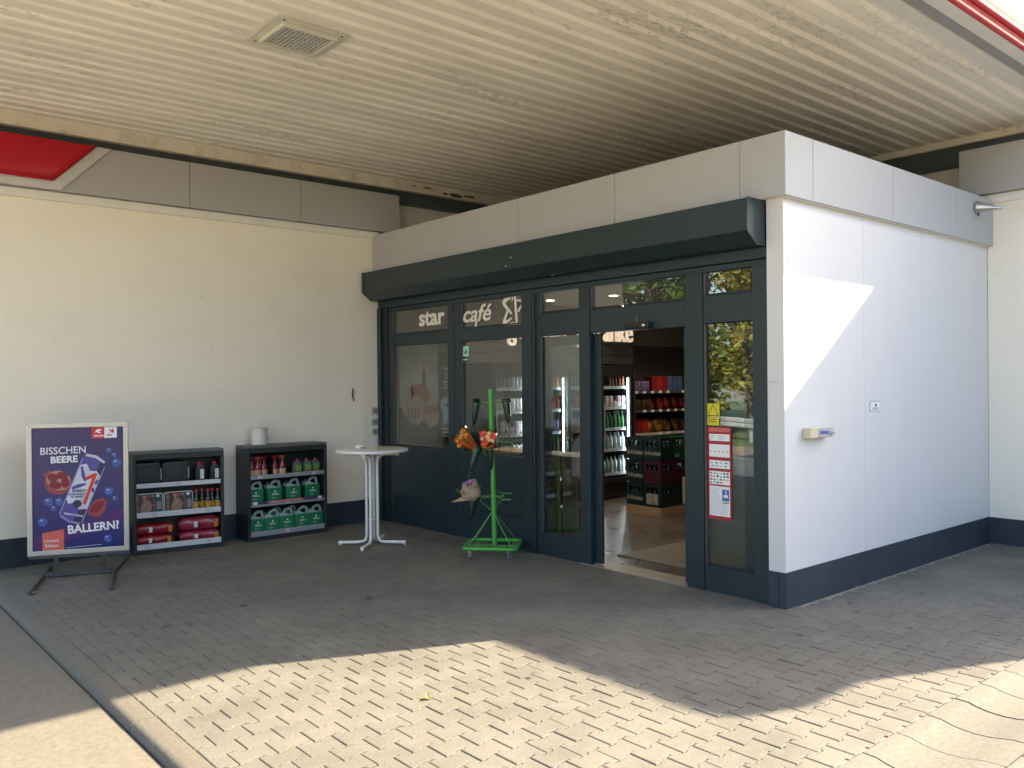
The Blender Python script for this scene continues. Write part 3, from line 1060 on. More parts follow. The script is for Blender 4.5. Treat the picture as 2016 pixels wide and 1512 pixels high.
# downlights: three seen through transoms, the rest added to light goods and mural
BULB = M('lamp_glow', (1, .9, .7), .4, emis=(1.0, .78, .48), estr=14)
spots = [(1.0, 3.76, 5), (2.12, 3.78, 4), (.93, 1.40, 4), (2.1, 1.4, 3), (3.3, 2.3, 3), (3.3, 4.7, 10), (4.7, 3.6, 5), (4.9, 4.7, 9), (1.9, 4.75, 8), (5.9, 4.6, 6), (.95, 4.9, 9)]
lab = ['warm ceiling downlight seen through the narrow left transom', 'warm ceiling downlight seen left in the wide door transom', 'warm ceiling downlight seen through the right transom pane']
for k, (x, y_, pw_) in enumerate(spots):
    t_ = thing('ceiling_downlight', lab[k] if k < 3 else '%s of the added ceiling downlights, out of view behind the door header' % ORD[k - 3], 'downlight', (x, y_, 2.97), group='shop ceiling downlights')
    MB().lathe([(.075, 0), (.075, -.008), (.055, -.010)], 14).build('ring', CHROME, t_, smooth=50)
    MB().lathe([(.054, -.004), (.054, -.0105), (.03, -.016)], 14).build('bulb', BULB, t_, smooth=50)
    ld = bpy.data.lights.new('downlight_light', 'SPOT')
    ld.energy, ld.color, ld.spot_size, ld.spot_blend, ld.shadow_soft_size = pw_, (1, .80, .55), rad(125), .6, .05
    lo = bpy.data.objects.new('downlight_light', ld)
    C.objects.link(lo)
    lo.parent = t_
    lo.location = (0, 0, -.03)

# fridges along the back wall
LED = M('fridge_led', (1, 1, 1), .4, emis=(.92, .95, 1.0), estr=9)
FRG = M('fridge_black', (.018, .019, .021), .38, var=.06)
FRI = M('fridge_liner', (.05, .05, .053), .5)
TAGW = M('price_tag', (.72, .72, .74), .6)
YFR = 5.32
FZ = (1.77, 1.445, 1.115, .785, .41)
cans = {}


def pmesh(key, prof, mat, n=10, sy=1.0):
    me = MB().lathe(prof, n, sy=sy).mesh(key, smooth=40)
    me.materials.append(mat)
    cans[key] = me
    return me


def PC(c):
    return M('pack_%d' % len(MATS), c, .35, objvar=.4, var=.6, vscale=28, stretch=(1, 1, .8))


CAN = [(.022, 0), (.031, .008), (.031, .150), (.024, .163), (.024, .168)]
BOT = [(.030, 0), (.034, .008), (.034, .14), (.026, .17), (.013, .20), (.012, .235), (.016, .238), (.016, .255)]
TALL = [(.034, 0), (.038, .01), (.038, .15), (.030, .185), (.014, .215), (.014, .25)]
pmesh('can_brown', CAN, PC((.35, .13, .06)))
pmesh('can_red', CAN, PC((.40, .02, .03)))
pmesh('can_purple', CAN, PC((.16, .10, .25)))
pmesh('can_white', CAN, PC((.60, .58, .60)))
pmesh('bottle_green', BOT, PC((.05, .20, .06)))
pmesh('bottle_clear', TALL, PC((.50, .55, .57)))
pmesh('bottle_dark', BOT, PC((.05, .03, .02)))
pmesh('bottle_orange', BOT, PC((.50, .16, .03)))
pmesh('bottle_blue', BOT, PC((.06, .14, .30)))
me = MB().box(-.036, .036, -.036, .036, 0, .085).mesh('carton', .003)
me.materials.append(PC((.55, .42, .46)))
cans['carton'] = me
frs = [('fridge seen through the doorway', 3.50), ('fridge behind the narrow door pane', 2.78), ('fridge behind the wide post', 2.06), ('fridge behind the middle pane', 1.34)]
fills = [['can_brown', 'carton', 'bottle_green', 'bottle_clear', 'bottle_clear'],
         ['bottle_blue', 'can_red', 'can_white', 'bottle_dark', 'can_red'],
         ['bottle_orange', 'can_red', 'can_purple', 'bottle_dark', 'bottle_green'],
         ['can_white', 'can_white', 'carton', 'can_white', 'bottle_clear']]
names = {'can_brown': 'brown can', 'carton': 'pale carton', 'bottle_green': 'green bottle', 'bottle_clear': 'clear bottle', 'can_red': 'red can',
         'can_white': 'white can', 'bottle_dark': 'dark bottle', 'bottle_blue': 'blue bottle', 'can_purple': 'purple can', 'bottle_orange': 'orange bottle'}
lev = ['top', 'second', 'third', 'fourth', 'bottom']
for fi, (fl_, X0) in enumerate(frs):
    t_ = thing('drinks_fridge', 'black glass fronted drinks ' + fl_, 'fridge', (X0, YFR, 0), group='row of drinks fridges')
    Wd = .716
    cab = MB().box(0, .03, .03, .66, .02, 2.10).box(Wd - .03, Wd, .03, .66, .02, 2.10).box(.03, Wd - .03, .03, .66, 1.97, 2.10).box(.03, Wd - .03, .03, .66, .02, .28)
    cab.build('cabinet', FRG, t_)
    box('liner', (.031, Wd - .031, .60, .655, .281, 1.969), FRI, t_)
    dr = MB().box(.006, .05, -.012, .028, .26, 2.0).box(Wd - .05, Wd - .006, -.012, .028, .26, 2.0).box(.05, Wd - .05, -.012, .028, 1.92, 2.0).box(.05, Wd - .05, -.012, .028, .26, .33)
    d_ = dr.build('door', FRG, t_)
    box('pane', (.051, Wd - .051, .004, .010, .331, 1.919), CLEAR, d_)
    MB().tube([(.03, -.045, .95), (.03, -.045, 1.5)], .011, 8).build('handle', CHROME, d_, smooth=60)
    box('light_strip', (Wd - .062, Wd - .05, .032, .044, .40, 1.90), LED, t_)
    for li, z in enumerate(FZ):
        s_ = box('shelf', (.032, Wd - .066, .08, .59, z - .015, z), FRI, t_)
        for a_ in range(2):
            box('price_rail', (.04 + a_ * .31, .335 + a_ * .30, .068, .079, z - .045, z + .002), TAGW, s_)
        key = fills[fi][li]
        n = 8 if 'can' in key else (7 if 'bot' in key else 7)
        for dep in ((0, 1) if li < 4 else (0,)):
            for k in range(n):
                if dep == 1 and k % 2:
                    continue
                o = inst(key.split('_')[0] if key != 'carton' else 'carton', cans[key], None, loc=(X0 + .075 + k * (.55 / (n - 1)), YFR + .135 + dep * .12 + RND.uniform(-.006, .006), z), rotz=RND.uniform(0, 6),
                         label='%s %s from left, %s%s shelf, %s' % (ORD[k], names[key], 'back row, ' if dep else '', lev[li], fl_), cat=key.split('_')[0], group='drinks on the %s shelf of the %s' % (lev[li], fl_))
                if key == 'carton':
                    o.rotation_euler = (0, 0, RND.uniform(-.05, .05))
                    if dep == 0 and k % 3 != 1:
                        o2 = inst('carton', cans[key], None, loc=(o.location.x, o.location.y, z + .086), label='stacked on ' + o['label'], cat='carton', group=o['group'])
# bulkhead above the fridges with slats and lettering
bh = thing('slatted_bulkhead', 'black slatted bulkhead above the drinks fridges', 'wall panel', (0, YFR + .05, 0))
for k in range(6):
    box('slat', (.93, 4.30, 0, .05, 2.115 + k * .142, 2.25 + k * .142), DARKROOM, bh, bevel=.004)
LET = M('lit_lettering', (.8, .66, .5), .5, emis=(1.0, .80, .60), estr=.12)
GL = thing('wall_lettering', 'raised cream wall lettering about drinks above the fridges', 'lettering', (1.60, YFR - .015, 2.47))
gt = text('letters', 'gek\u00fchlte getr\u00e4nke', .48, LET, GL, frame((0, 0, 0), (1, 0, 0), (0, 0, 1)), .02, bold=.002)
gk = 2.62 / max(v.co.x for v in gt.data.vertices)
for v in gt.data.vertices:
    v.co.x *= gk
# gondola to the right of the fridges
gn = thing('wall_gondola', 'black wall shelf with snacks and cans right of the fridges', 'shelf', (4.30, 5.30, 0))
box('back_panel', (0, 2.6, .60, .66, 0, 2.45), DARKROOM, gn)
box('side_panel', (0, .03, .05, .60, 0, 2.0), DARKROOM, gn)
RAIL = M('shelf_rail_light', (.42, .38, .33), .5)
for z in (1.68, 1.37, .99, .6, .15):
    s_ = box('shelf', (.031, 2.6, .10, .599, z - .03, z), FRI, gn)
    box('price_rail', (.031, 2.6, .085, .099, z - .04, z + .006), FRI if z > 1 else RAIL, s_)
    for k in range(12):
        box('tag', (.06 + k * .2, .06 + k * .2 + .075, .0835, .0849, z - .036, z + .002), TAGW, s_) if RND.random() < .7 else None
bagm = []
for kk, colr in enumerate(((.50, .05, .03), (.55, .22, .03), (.22, .10, .05))):
    m_ = MB()
    n1, n2 = 8, 6
    vv = []
    for i in range(n2 + 1):
        zt = i / n2
        wx = .08 * (1 - .45 * abs(2 * zt - 1) ** 4)
        wy = .045 * math.sin(math.pi * min(max(zt, .04), .96)) ** .6
        for k in range(n1):
            a_ = 2 * math.pi * k / n1
            vv.append((wx * math.copysign(abs(math.cos(a_)) ** .6, math.cos(a_)), wy * math.copysign(abs(math.sin(a_)) ** .6, math.sin(a_)), .21 * zt))
    ff = [(i * n1 + k, i * n1 + (k + 1) % n1, (i + 1) * n1 + (k + 1) % n1, (i + 1) * n1 + k) for i in range(n2) for k in range(n1)]
    m_.add(vv, ff)
    me = m_.mesh('snack_bag', smooth=60)
    me.materials.append(M('bag_%d' % kk, tuple(c * .55 for c in colr), .3, objvar=.4, var=.7, vscale=22, bump=.8, bscale=25))
    bagm.append(me)
GX, GY = 4.30, 5.30
for k in range(6):
    inst('can', cans['can_purple'], None, loc=(GX + .08 + k * .075, GY + .16, 1.68), label='%s dark can from the left on the top shelf of the wall gondola' % ORD[k], cat='can', group='cans on the gondola top shelf')
pk = MB().box(0, .13, 0, .2, 0, .24).mesh('drink_pack', .006)
pk.materials.append(M('pack_red', (.24, .015, .02), .4, objvar=.4, var=.7, vscale=22))
pk2 = MB().box(0, .12, 0, .2, 0, .24).mesh('drink_pack', .006)
pk2.materials.append(M('pack_blue', (.06, .09, .20), .4, objvar=.4, var=.7, vscale=22))
for k in range(6):
    inst('drink_pack', pk if k < 3 else pk2, None, loc=(GX + .55 + k * .135, GY + .13, 1.68), label='%s %s can multipack from the left on the gondola top shelf' % (ORD[k % 3], 'red' if k < 3 else 'blue'), cat='multipack', group='multipacks on the gondola top shelf')
for k in range(7):
    inst('bottle', cans['bottle_dark'], None, loc=(GX + .07 + k * .07, GY + .16, 1.37), label='%s dark bottle from the left on the gondola middle shelf' % ORD[k], cat='bottle', group='bottles on the gondola middle shelf')
for k in range(9):
    o = inst('snack_bag', bagm[0], None, loc=(GX + .60 + k * .10, GY + .2 + (k % 2) * .05, 1.385), rot=(RND.uniform(-.5, -.1), RND.uniform(-.3, .3), RND.uniform(-.4, .4)), label='%s red snack bag from the left on the gondola middle shelf' % ORD[k], cat='snack bag', group='red snack bags on the gondola')
for k in range(3):
    inst('drink_pack', pk, None, loc=(GX + .05 + k * .14, GY + .15, .992), label='%s red box from the left on the gondola lower shelf' % ORD[k], cat='box', group='red boxes on the gondola lower shelf')
for k in range(9):
    inst('snack_bag', bagm[1 if k < 4 else 2], None, loc=(GX + .56 + k * .115, GY + .2 + (k % 2) * .05, 1.005), rot=(RND.uniform(-.4, 0), RND.uniform(-.25, .25), RND.uniform(-.4, .4)), label='%s %s snack bag from the left on the gondola lower shelf' % (ORD[k if k < 4 else k - 4], 'orange' if k < 4 else 'brown'), cat='snack bag', group='crisp bags on the gondola lower shelf')

# beer crates stacked on a low wooden base
pb = thing('crate_plinth', 'low wooden display base under the stacked beer crates', 'plinth', (2.92, 3.68, 0))
box('board', (0, .60, 0, .03, .003, .118), WOOD, pb)
box('board', (0, .03, .031, .63, .003, .118), WOOD, pb)
box('top', (.031, .60, .031, .63, .09, .117), WOOD, pb)
CG = M('crate_green', (.004, .022, .022), .45, objvar=.1)
CG2 = M('crate_bright_green', (.006, .065, .026), .45)
CR = M('crate_maroon', (.05, .008, .020), .45)
CTXT = M('crate_print', (.42, .40, .30), .6)


def crate_mesh(w, d, h, nm, mt):
    t = .014
    m_ = MB()
    m_.box(0, w, 0, d, 0, .02)
    for (x0, x1, y0_, y1_) in ((0, w, 0, t), (0, w, d - t, d), (0, t, t, d - t), (w - t, w, t, d - t)):
        m_.box(x0, x1, y0_, y1_, .02, h * .60)
        m_.box(x0, x1, y0_, y1_, h * .86, h)
    for x, y_ in ((0, 0), (w - .05, 0), (0, d - .05), (w - .05, d - .05)):
        m_.box(x + .001, x + .049, y_ + .001, y_ + .049, h * .6, h * .86)
    me = m_.mesh(nm)
    me.materials.append(mt)
    return me


BCAP = M('bottle_cap', (.62, .55, .36), .35, metal=.3)
BGLS = M('bottle_glass_dark', (.02, .012, .006), .12, spec=.7)


def crate(loc, mt, lab_, txt=None, tsize=.075, txt2=None, caps=True):
    t_ = thing('beer_crate', lab_, 'crate', loc, group='stacked beer crates')
    me = crate_mesh(.295, .30, .312, 'body', mt)
    inst('body', me, t_)
    if txt:
        text('lettering', txt, tsize, CTXT, t_, frame((-.0015, .285, .075), (0, -1, 0), (0, 0, 1)), .0004, bold=.001, sx=.62)
    if txt2:
        text('lettering', txt2, .09, CTXT, t_, frame((.02, -.0015, .04), (1, 0, 0), (0, 0, 1)), .0004, bold=.0012, sx=.8)
    bm_ = MB()
    cp_ = MB()
    for a_ in range(3):
        for b_ in range(3):
            c_ = (.06 + a_ * .088, .06 + b_ * .09, .021)
            bm_.lathe([(.028, 0), (.030, .01), (.030, .13), (.013, .19), (.0125, .235)], 8, c_)
            cp_.lathe([(.015, .232), (.015, .245), (.010, .25)], 8, c_)
    bm_.build('bottles', BGLS, t_, smooth=50, kind='stuff')
    cp_.build('bottle_caps', BCAP, t_, smooth=50, kind='stuff')
    return t_


cx_, cy_ = 2.925, 3.685
wd = ['bottom', 'middle', 'top']
for k in range(3):
    crate((cx_, cy_ + .318, .12 + k * .318), CG, 'dark green beer crate, %s of the left stack inside the door' % wd[k], 'Ur-Krostitzer', .085)
crate((cx_, cy_, .12), CG, 'dark green beer crate with a pale bottle carton, bottom of the right stack')
box('carton_print', (cx_ - .004, cx_ - .0015, cy_ + .05, cy_ + .25, .155, .30), M('pale_carton', (.35, .30, .28), .6, var=.4, vscale=14), None, label='pale printed bottle carton showing in the lowest right crate', cat='carton')
crate((cx_, cy_, .438), CR, 'maroon beer crate in the middle of the right stack')
crate((cx_, cy_, .756), CG, 'dark green beer crate, top of the right stack beside the maroon one', 'Ur-Krostitzer', .085)
crate((cx_ + .30, cy_, .12), CG, 'dark green beer crate behind the corner of the stack, on the base')
crate((cx_ + .30, cy_, .438), CR, 'maroon beer crate behind the corner of the stack')
crate((cx_ + .30, cy_ + .01, .756), CG2, 'bright green beer crate on top behind the corner', None, .07, 'ten')
crate((cx_ + .60, cy_ + .02, .756), CG, 'dark green beer crate half hidden by the door post', None, .07, 'Heineken')
crate((cx_ + .60, cy_ + .02, .438), CG, 'dark green beer crate under the one half hidden by the door post')
crate((cx_ + .60, cy_ + .02, .12), CG, 'lowest dark green beer crate hidden behind the door post')
# wooden stand with a bag on the right
ws = thing('wooden_display_box', 'beech display box on a post behind the right edge of the doorway', 'display', (2.58, 2.45, 0))
box('bin', (0, .42, 0, .60, .28, .62), WOOD, ws, bevel=.004)
box('leg', (.04, .38, .04, .56, .004, .28), WOOD, ws, bevel=.004)
inst('snack_bag', bagm[1], None, loc=(2.72, 2.93, .625), rot=(-.2, .1, 1.3), label='orange snack bag lying in the beech display box', cat='snack bag')
inst('bottle', cans['bottle_clear'], None, loc=(2.80, 3.00, .622), label='clear bottle standing in the beech display box', cat='bottle')
# checkout counter seen through the right pane
ct = thing('checkout_counter', 'tan checkout counter behind the right glass pane', 'counter', (1.55, .55, 0))
box('front', (0, .05, 0, 1.5, .004, .98), M('counter_tan', (.20, .165, .12), .5, var=.08), ct, bevel=.004)
box('top', (-.03, .62, -.03, 1.53, .982, 1.02), FRI, ct, bevel=.004)
box('side', (.051, .6, 1.46, 1.5, .004, .98), WOOD, ct)
bk = thing('sweets_tray', 'dark tray of sweets on the checkout counter', 'tray', (1.60, 1.0, 1.022))
box('tray', (0, .4, 0, .5, 0, .03), BLACKP, bk)
for k in range(14):
    inst('sweet_bar', bagm[k % 3], bk, loc=(.05 + (k % 2) * .14, .04 + (k // 2) * .065, .035), rot=(RND.uniform(-1.4, -1.1), 0, RND.uniform(-.2, .2)))
# wooden table edge and boards behind the left bays
tb = thing('wooden_ledge', 'beech ledge with boards standing behind the middle pane and narrow door pane', 'ledge', (.92, 3.30, 0))
box('top', (0, .45, 0, 1.75, .93, .965), WOOD, tb, bevel=.003)
for ya, yb in ((0, .24), (.30, .50), (.9, 1.1), (1.5, 1.7)):
    box('board', (.01, .04, ya, yb, .004, .928), WOOD, tb)
box('drawer_unit', (.08, .40, .28, .52, .004, .32), BLACKP, tb)
# church picture and player poster on the inner wall
CHS = M('mural_sky', (.30, .30, .28), .7, var=.25, vscale=3)
mu_ = thing('church_mural', 'printed wall picture of a red roofed church behind the left pane', 'mural', (.27, 6.045, 1.0))
box('panel', (0, .66, -.02, 0, 0, 1.42), CHS, mu_)
STN, RF, TRE = M('mural_stone', (.30, .24, .18), .7, var=.3, vscale=16), M('mural_roof', (.20, .075, .05), .7, var=.2, vscale=20), M('mural_trees', (.035, .04, .022), .7, var=.5, vscale=14)
yl = -.0212
art(mu_, 'church_wall', [(.10, .2), (.36, .25), (.36, .66), (.22, .66), (.16, .80), (.10, .66)], yl, STN)
art(mu_, 'church_wall', [(.36, .25), (.66, .22), (.66, .50), (.50, .56), (.36, .5)], yl, STN)
art(mu_, 'church_roof', [(.16, .82), (.42, .83), (.52, .70), (.44, .55), (.30, .66), (.23, .66)], yl - .0008, RF)
art(mu_, 'church_roof', [(.38, .50), (.66, .56), (.66, .44), (.40, .40)], yl - .0008, RF)
art(mu_, 'church_spire', [(.37, .82), (.385, .94), (.37, .98), (.395, 1.02), (.405, 1.18), (.415, 1.02), (.44, .98), (.425, .94), (.44, .82)], yl - .0008, TRE)
for k in range(4):
    art(mu_, 'church_window', [(.13 + k * .055, .35), (.15 + k * .055, .35), (.15 + k * .055, .50), (.14 + k * .055, .53), (.13 + k * .055, .50)], yl - .0016, TRE)
art(mu_, 'tree_mass', [(0, 0), (.66, 0), (.66, .28), (.5, .22), (.4, .33), (.28, .26), (.18, .30), (.08, .42), (0, .55)], yl - .0024, TRE)
po = thing('player_poster', 'wall poster of two players in turquoise shirts behind the window post', 'poster', (.955, 6.045, .98))
box('sheet', (0, .54, -.006, 0, 0, 1.30), M('poster_grey', (.13, .12, .115), .6), po)
TQ, SKN = M('turquoise_print', (.42, .80, .80), .6), M('poster_skin', (.32, .22, .17), .6)
text('lettering', 'TRIFF', .065, TQ, po, frame((.04, -.0068, 1.04), (1, 0, 0), (0, 0, 1)))
text('lettering', 'DEIN', .105, TQ, po, frame((.09, -.0068, .93), (1, 0, 0), (0, 0, 1)), bold=.002)
text('lettering', 'STAR!', .165, TQ, po, frame((.06, -.0068, .78), (1, 0, 0), (0, 0, 1)), bold=.004)
for dx in (0, .25):
    art(po, 'player', [(dx + .06, .28), (dx + .12, .28), (dx + .13, .38), (dx + .14, .28), (dx + .20, .28), (dx + .21, .50), (dx + .25, .50), (dx + .24, .62), (dx + .19, .66), (dx + .07, .66), (dx + .02, .62), (dx + .01, .50), (dx + .05, .50)], -.0068, TQ)
    art(po, 'player_head', ell(dx + .13, .71, .03, .042, 12), -.0068, SKN)
    art(po, 'shirt_mark', [(dx + .11, .52), (dx + .15, .52), (dx + .15, .57), (dx + .11, .57)], -.0076, PRINTK)
art(po, 'red_foot', [(0, .002), (.54, .002), (.54, .25), (0, .25)], -.0066, M('poster_red', (.12, .02, .035), .6))
for k in range(3):
    art(po, 'text_line', [(.04, .20 - k * .05), (.36 - k * .08, .20 - k * .05), (.36 - k * .08, .225 - k * .05), (.04, .225 - k * .05)], -.0074, PAPER)

# ------------------------------------------------------------------ advertising poster stand
ps = thing('poster_stand', 'silver framed poster stand advertising a pomegranate energy drink, standing before the left wall', 'poster stand', (-3.92, 5.303, 0), math.atan2(-.36, .93))
FRA = M('poster_frame_aluminium', (.56, .53, .47), .38, metal=.55, var=.04, vscale=8)
TUBE = M('grey_steel_tube', (.085, .09, .095), .45, metal=.5, var=.25, vscale=18, tint=(.2, .19, .17), tscale=25, tamt=.5)
xa, xb, za, zb, fwid = -.447, .447, .214, 1.488, .046
for nm, poly in (('frame_rail', [(xa, zb), (xb, zb), (xb - fwid, zb - fwid), (xa + fwid, zb - fwid)]), ('frame_rail', [(xa, za), (xa + fwid, za + fwid), (xb - fwid, za + fwid), (xb, za)]),
                 ('frame_rail', [(xa, za), (xa, zb), (xa + fwid, zb - fwid), (xa + fwid, za + fwid)]), ('frame_rail', [(xb, za), (xb - fwid, za + fwid), (xb - fwid, zb - fwid), (xb, zb)])):
    MB().prism(poly, -.018, .022, 'y').build(nm, FRA, ps, bevel=.005, seg=2)
box('back_board', (xa + .004, xb - .004, -.004, .018, za + .004, zb - .004), BLACKP, ps)
box('bottom_rail', (xa + .01, xb + .005, -.004, .03, za - .03, za - .002), TUBE, ps)
PG = bpy.data.materials.new('poster_print')
PG.use_nodes = True
t = PG.node_tree
bb = t.nodes['Principled BSDF']
bb.inputs['Roughness'].default_value = .32
tc = nd(t, 'ShaderNodeTexCoord')
sx_ = nd(t, 'ShaderNodeSeparateXYZ')
t.links.new(tc.outputs['Object'], sx_.inputs[0])
mr = nd(t, 'ShaderNodeMapRange')
mr.inputs['From Min'].default_value, mr.inputs['From Max'].default_value = .26, 1.44
t.links.new(sx_.outputs['Z'], mr.inputs['Value'])
cr = nd(t, 'ShaderNodeValToRGB')
cr.color_ramp.elements[0].color = (.012, .020, .12, 1)
cr.color_ramp.elements[1].color = (.045, .032, .115, 1)
ee = cr.color_ramp.elements.new(.45)
ee.color = (.030, .026, .135, 1)
t.links.new(mr.outputs[0], cr.inputs[0])
t.links.new(cr.outputs[0], bb.inputs['Base Color'])
poster = MB().box(xa + fwid - .002, xb - fwid + .002, -.0062, -.0045, za + fwid - .002, zb - fwid + .002).build('poster', PG, ps)
PXL, PZT, PW, PH_ = xa + fwid, zb - fwid, 2 * (xb - fwid), zb - za - 2 * fwid


def pc(x, y):
    """picture-detail coordinates on the printed sheet -> local x, z"""
    return (PXL + (x - 200) / 600 * PW, PZT - (y - 205) / 772 * PH_)


def pp(nm, pts, lay, mat):
    return art(poster, nm, [pc(*p) for p in pts], -.0062 - .0007 * lay, mat)


def pe(nm, x, y, rx, ry, lay, mat, rot=0, n=22):
    return pp(nm, ell(x, y, rx, ry, n, rot), lay, mat)


def pt(s, x, y, size, lay, mat, bold=0.0, ang=0.0, sx=1.0, align='LEFT'):
    q = pc(x, y)
    return text('lettering', s, size, mat, poster, frame((q[0], -.0062 - .0007 * lay, q[1]), (math.cos(ang), 0, math.sin(ang)), (-math.sin(ang), 0, math.cos(ang))), .0002, bold, sx=sx, align=align)


INK = dict(white=M('poster_white', (.78, .78, .80), .4), red=M('poster_logo_red', (.55, .02, .03), .4), coral=M('poster_coral', (.60, .12, .08), .4), purple=M('poster_purple', (.075, .02, .12), .4),
           canblue=M('poster_can_blue', (.075, .065, .27), .35), canedge=M('poster_can_edge', (.25, .25, .50), .35), candark=M('poster_can_dark', (.02, .016, .07), .35), can=M('poster_can_silver', (.52, .54, .62), .3, var=.2, vscale=10), rind=M('poster_rind', (.30, .05, .06), .4, var=.3, vscale=25),
           seed=M('poster_seed', (.20, .010, .025), .35, var=.9, vscale=130), flesh=M('poster_flesh', (.40, .24, .19), .4), berry=M('poster_berry', (.05, .10, .32), .35, var=.5, vscale=40), berryl=M('poster_berry_light', (.25, .35, .60), .35),
           one=M('poster_one_red', (.60, .04, .03), .35), navy=M('poster_navy', (.02, .02, .06), .4))
pp('purple_band', [(205, 890), (800, 735), (800, 800), (560, 880), (205, 985)], .5, INK['purple'])
pt('BISSCHEN', 250, 372, .098, 2, INK['white'], .0005, rad(1), .93)
pt('BEERE', 317, 426, .088, 2, INK['white'], .0026, rad(1), 1.02)
pt('BALLERN?', 425, 878, .112, 4, INK['white'], .0032, rad(3.2), .93)
pp('logo_red', [(588, 207), (672, 206), (672, 278), (588, 279)], 1, INK['red'])
pp('logo_white', [(673, 206), (757, 205), (757, 275), (673, 277)], 1, INK['white'])
pp('eagle_mark', [(608, 240), (622, 222), (645, 216), (658, 228), (646, 226), (636, 232), (654, 240), (640, 246), (626, 238)], 2, INK['white'])
pt('ORLEN', 600, 266, .024, 2, INK['white'], .001, 0, 1.3)
pp('star_mark', [(702, 222), (716, 220), (722, 232), (728, 214), (732, 214), (732, 226), (742, 222), (734, 234), (744, 240), (731, 240), (728, 250), (722, 238), (706, 246), (716, 234)], 2, INK['red'])
pt('star', 690, 262, .03, 2, INK['red'], .0012)
pp('red_box', [(260, 866), (400, 848), (402, 977), (262, 977)], 2, INK['coral'])
pt('Limited', 274, 924, .041, 4, INK['white'], .0002)
pt('Edition', 278, 956, .041, 4, INK['white'], .0002)
pp('small_print', [(415, 966), (650, 958), (650, 960), (415, 968)], 2, INK['white'])
# fruit
pe('pomegranate', 365, 552, 88, 76, 1, INK['rind'], .15)
pp('pomegranate_crown', [(268, 494), (296, 480), (318, 470), (330, 492), (300, 512), (276, 508)], 1, INK['rind'])
pe('pomegranate_face', 370, 538, 80, 62, 2, INK['flesh'], .25)
for dx, dy, rx, ry in ((-38, -20, 35, 27), (24, -30, 38, 24), (-22, 28, 42, 25), (44, 16, 29, 32)):
    pe('seeds', 370 + dx, 538 + dy, rx, ry, 3, INK['seed'], .2)
pp('pomegranate_half', [(556, 760), (570, 710), (610, 672), (660, 660), (688, 690), (676, 740), (640, 775), (600, 782)], 1, INK['rind'])
pp('seeds', [(572, 748), (585, 712), (620, 682), (660, 676), (668, 700), (640, 735), (600, 755)], 2, INK['seed'])
for x, y_, r_ in ((703, 358, 19), (738, 388, 16), (753, 437, 31), (700, 620, 29), (740, 668, 19), (302, 670, 29), (372, 672, 26), (335, 712, 19), (264, 795, 30), (690, 922, 26)):
    b_ = pe('blueberry', x, y_, r_, r_ * .92, 1, INK['berry'])
    pe('blueberry_shine', x - r_ * .25, y_ - r_ * .35, r_ * .38, r_ * .22, 2, INK['berryl'])
# tilted can
ax = Vector((180, -405)).normalized()
nx = Vector((-ax.y, ax.x))


def cp(s, h):
    q = Vector((440, 793)) + nx * s + ax * h
    return (q.x, q.y)


HC = 440
pp('can', [cp(-80, 12), cp(-60, -8), cp(0, -16), cp(60, -8), cp(80, 12), cp(82, HC - 40), cp(70, HC - 8), cp(0, HC + 6), cp(-70, HC - 8), cp(-82, HC - 40)], 4, INK['canblue'])
pp('can_shade', [cp(20, -8), cp(60, -4), cp(76, 14), cp(78, HC - 42), cp(66, HC - 12), cp(40, HC - 4), cp(44, 200)], 4.5, INK['candark'])
pp('can_edge', [cp(-82, 16), cp(-74, 8), cp(-75, HC - 44), cp(-82, HC - 44)], 5.5, INK['canedge'])
pp('can_edge', [cp(74, 10), cp(82, 16), cp(82, HC - 44), cp(76, HC - 44)], 5.5, INK['canedge'])
pp('can_base', [cp(-70, 10), cp(0, -2), cp(70, 10), cp(66, -2), cp(0, -14), cp(-66, -2)], 5.5, INK['canedge'])
pp('can_splash', [cp(-80, 120), cp(-50, 92), cp(-10, 118), cp(30, 84), cp(80, 110), cp(80, 330), cp(40, 352), cp(0, 338), cp(-40, 372), cp(-80, 345)], 5, INK['can'])
pp('can_top', [cp(-68, HC - 10), cp(0, HC + 3), cp(68, HC - 10), cp(66, HC - 26), cp(0, HC - 14), cp(-66, HC - 26)], 5, INK['can'])
pp('figure_one', [cp(58, 128), cp(36, 128), cp(30, 300), cp(-12, 262), cp(-20, 282), cp(34, 338), cp(52, 338)], 6, INK['one'])
pp('star_stroke', [cp(-70, 340), cp(-56, 348), cp(0, 270), cp(-8, 262), cp(-40, 284)], 6, INK['canblue'])
pp('star_stroke', [cp(-74, 196), cp(-60, 184), cp(10, 244), cp(2, 256), cp(-40, 232)], 6, INK['canblue'])
pp('star_stroke', [cp(80, 300), cp(66, 306), cp(54, 276), cp(70, 268)], 6, INK['canblue'])
pp('star_stroke', [cp(80, 226), cp(66, 214), cp(50, 238), cp(66, 248)], 6, INK['canblue'])
pp('fruit_mark', ell(490, 690, 30, 24, 14), 6, INK['navy'])
pt('ENERGY', 458, 616, .034, 7, INK['navy'], .0012)
pt('POMEGRANATE', 437, 634, .022, 7, INK['navy'], .0008, 0, .92)
pt('BLUEBERRY', 450, 650, .022, 7, INK['navy'], .0008)
pt('ENERGY DRINK', 402, 752, .024, 7, INK['white'], .0006, rad(-13))
# base: two spring uprights, cross bars, bent side tubes with open ends
for x in (-.205, .21):
    box('spring_upright', (x - .022, x + .022, .004, .014, .03, za - .004), M('upright_%d' % len(MATS), (.06, .05, .045), .6, metal=.3, var=.3, vscale=20), ps)
for y_ in (-.03, .045):
    box('cross_bar', (-.30, .30, y_ - .014, y_ + .014, .012, .040), TUBE, ps, bevel=.003)
RI = math.atan2(-.36, .93)


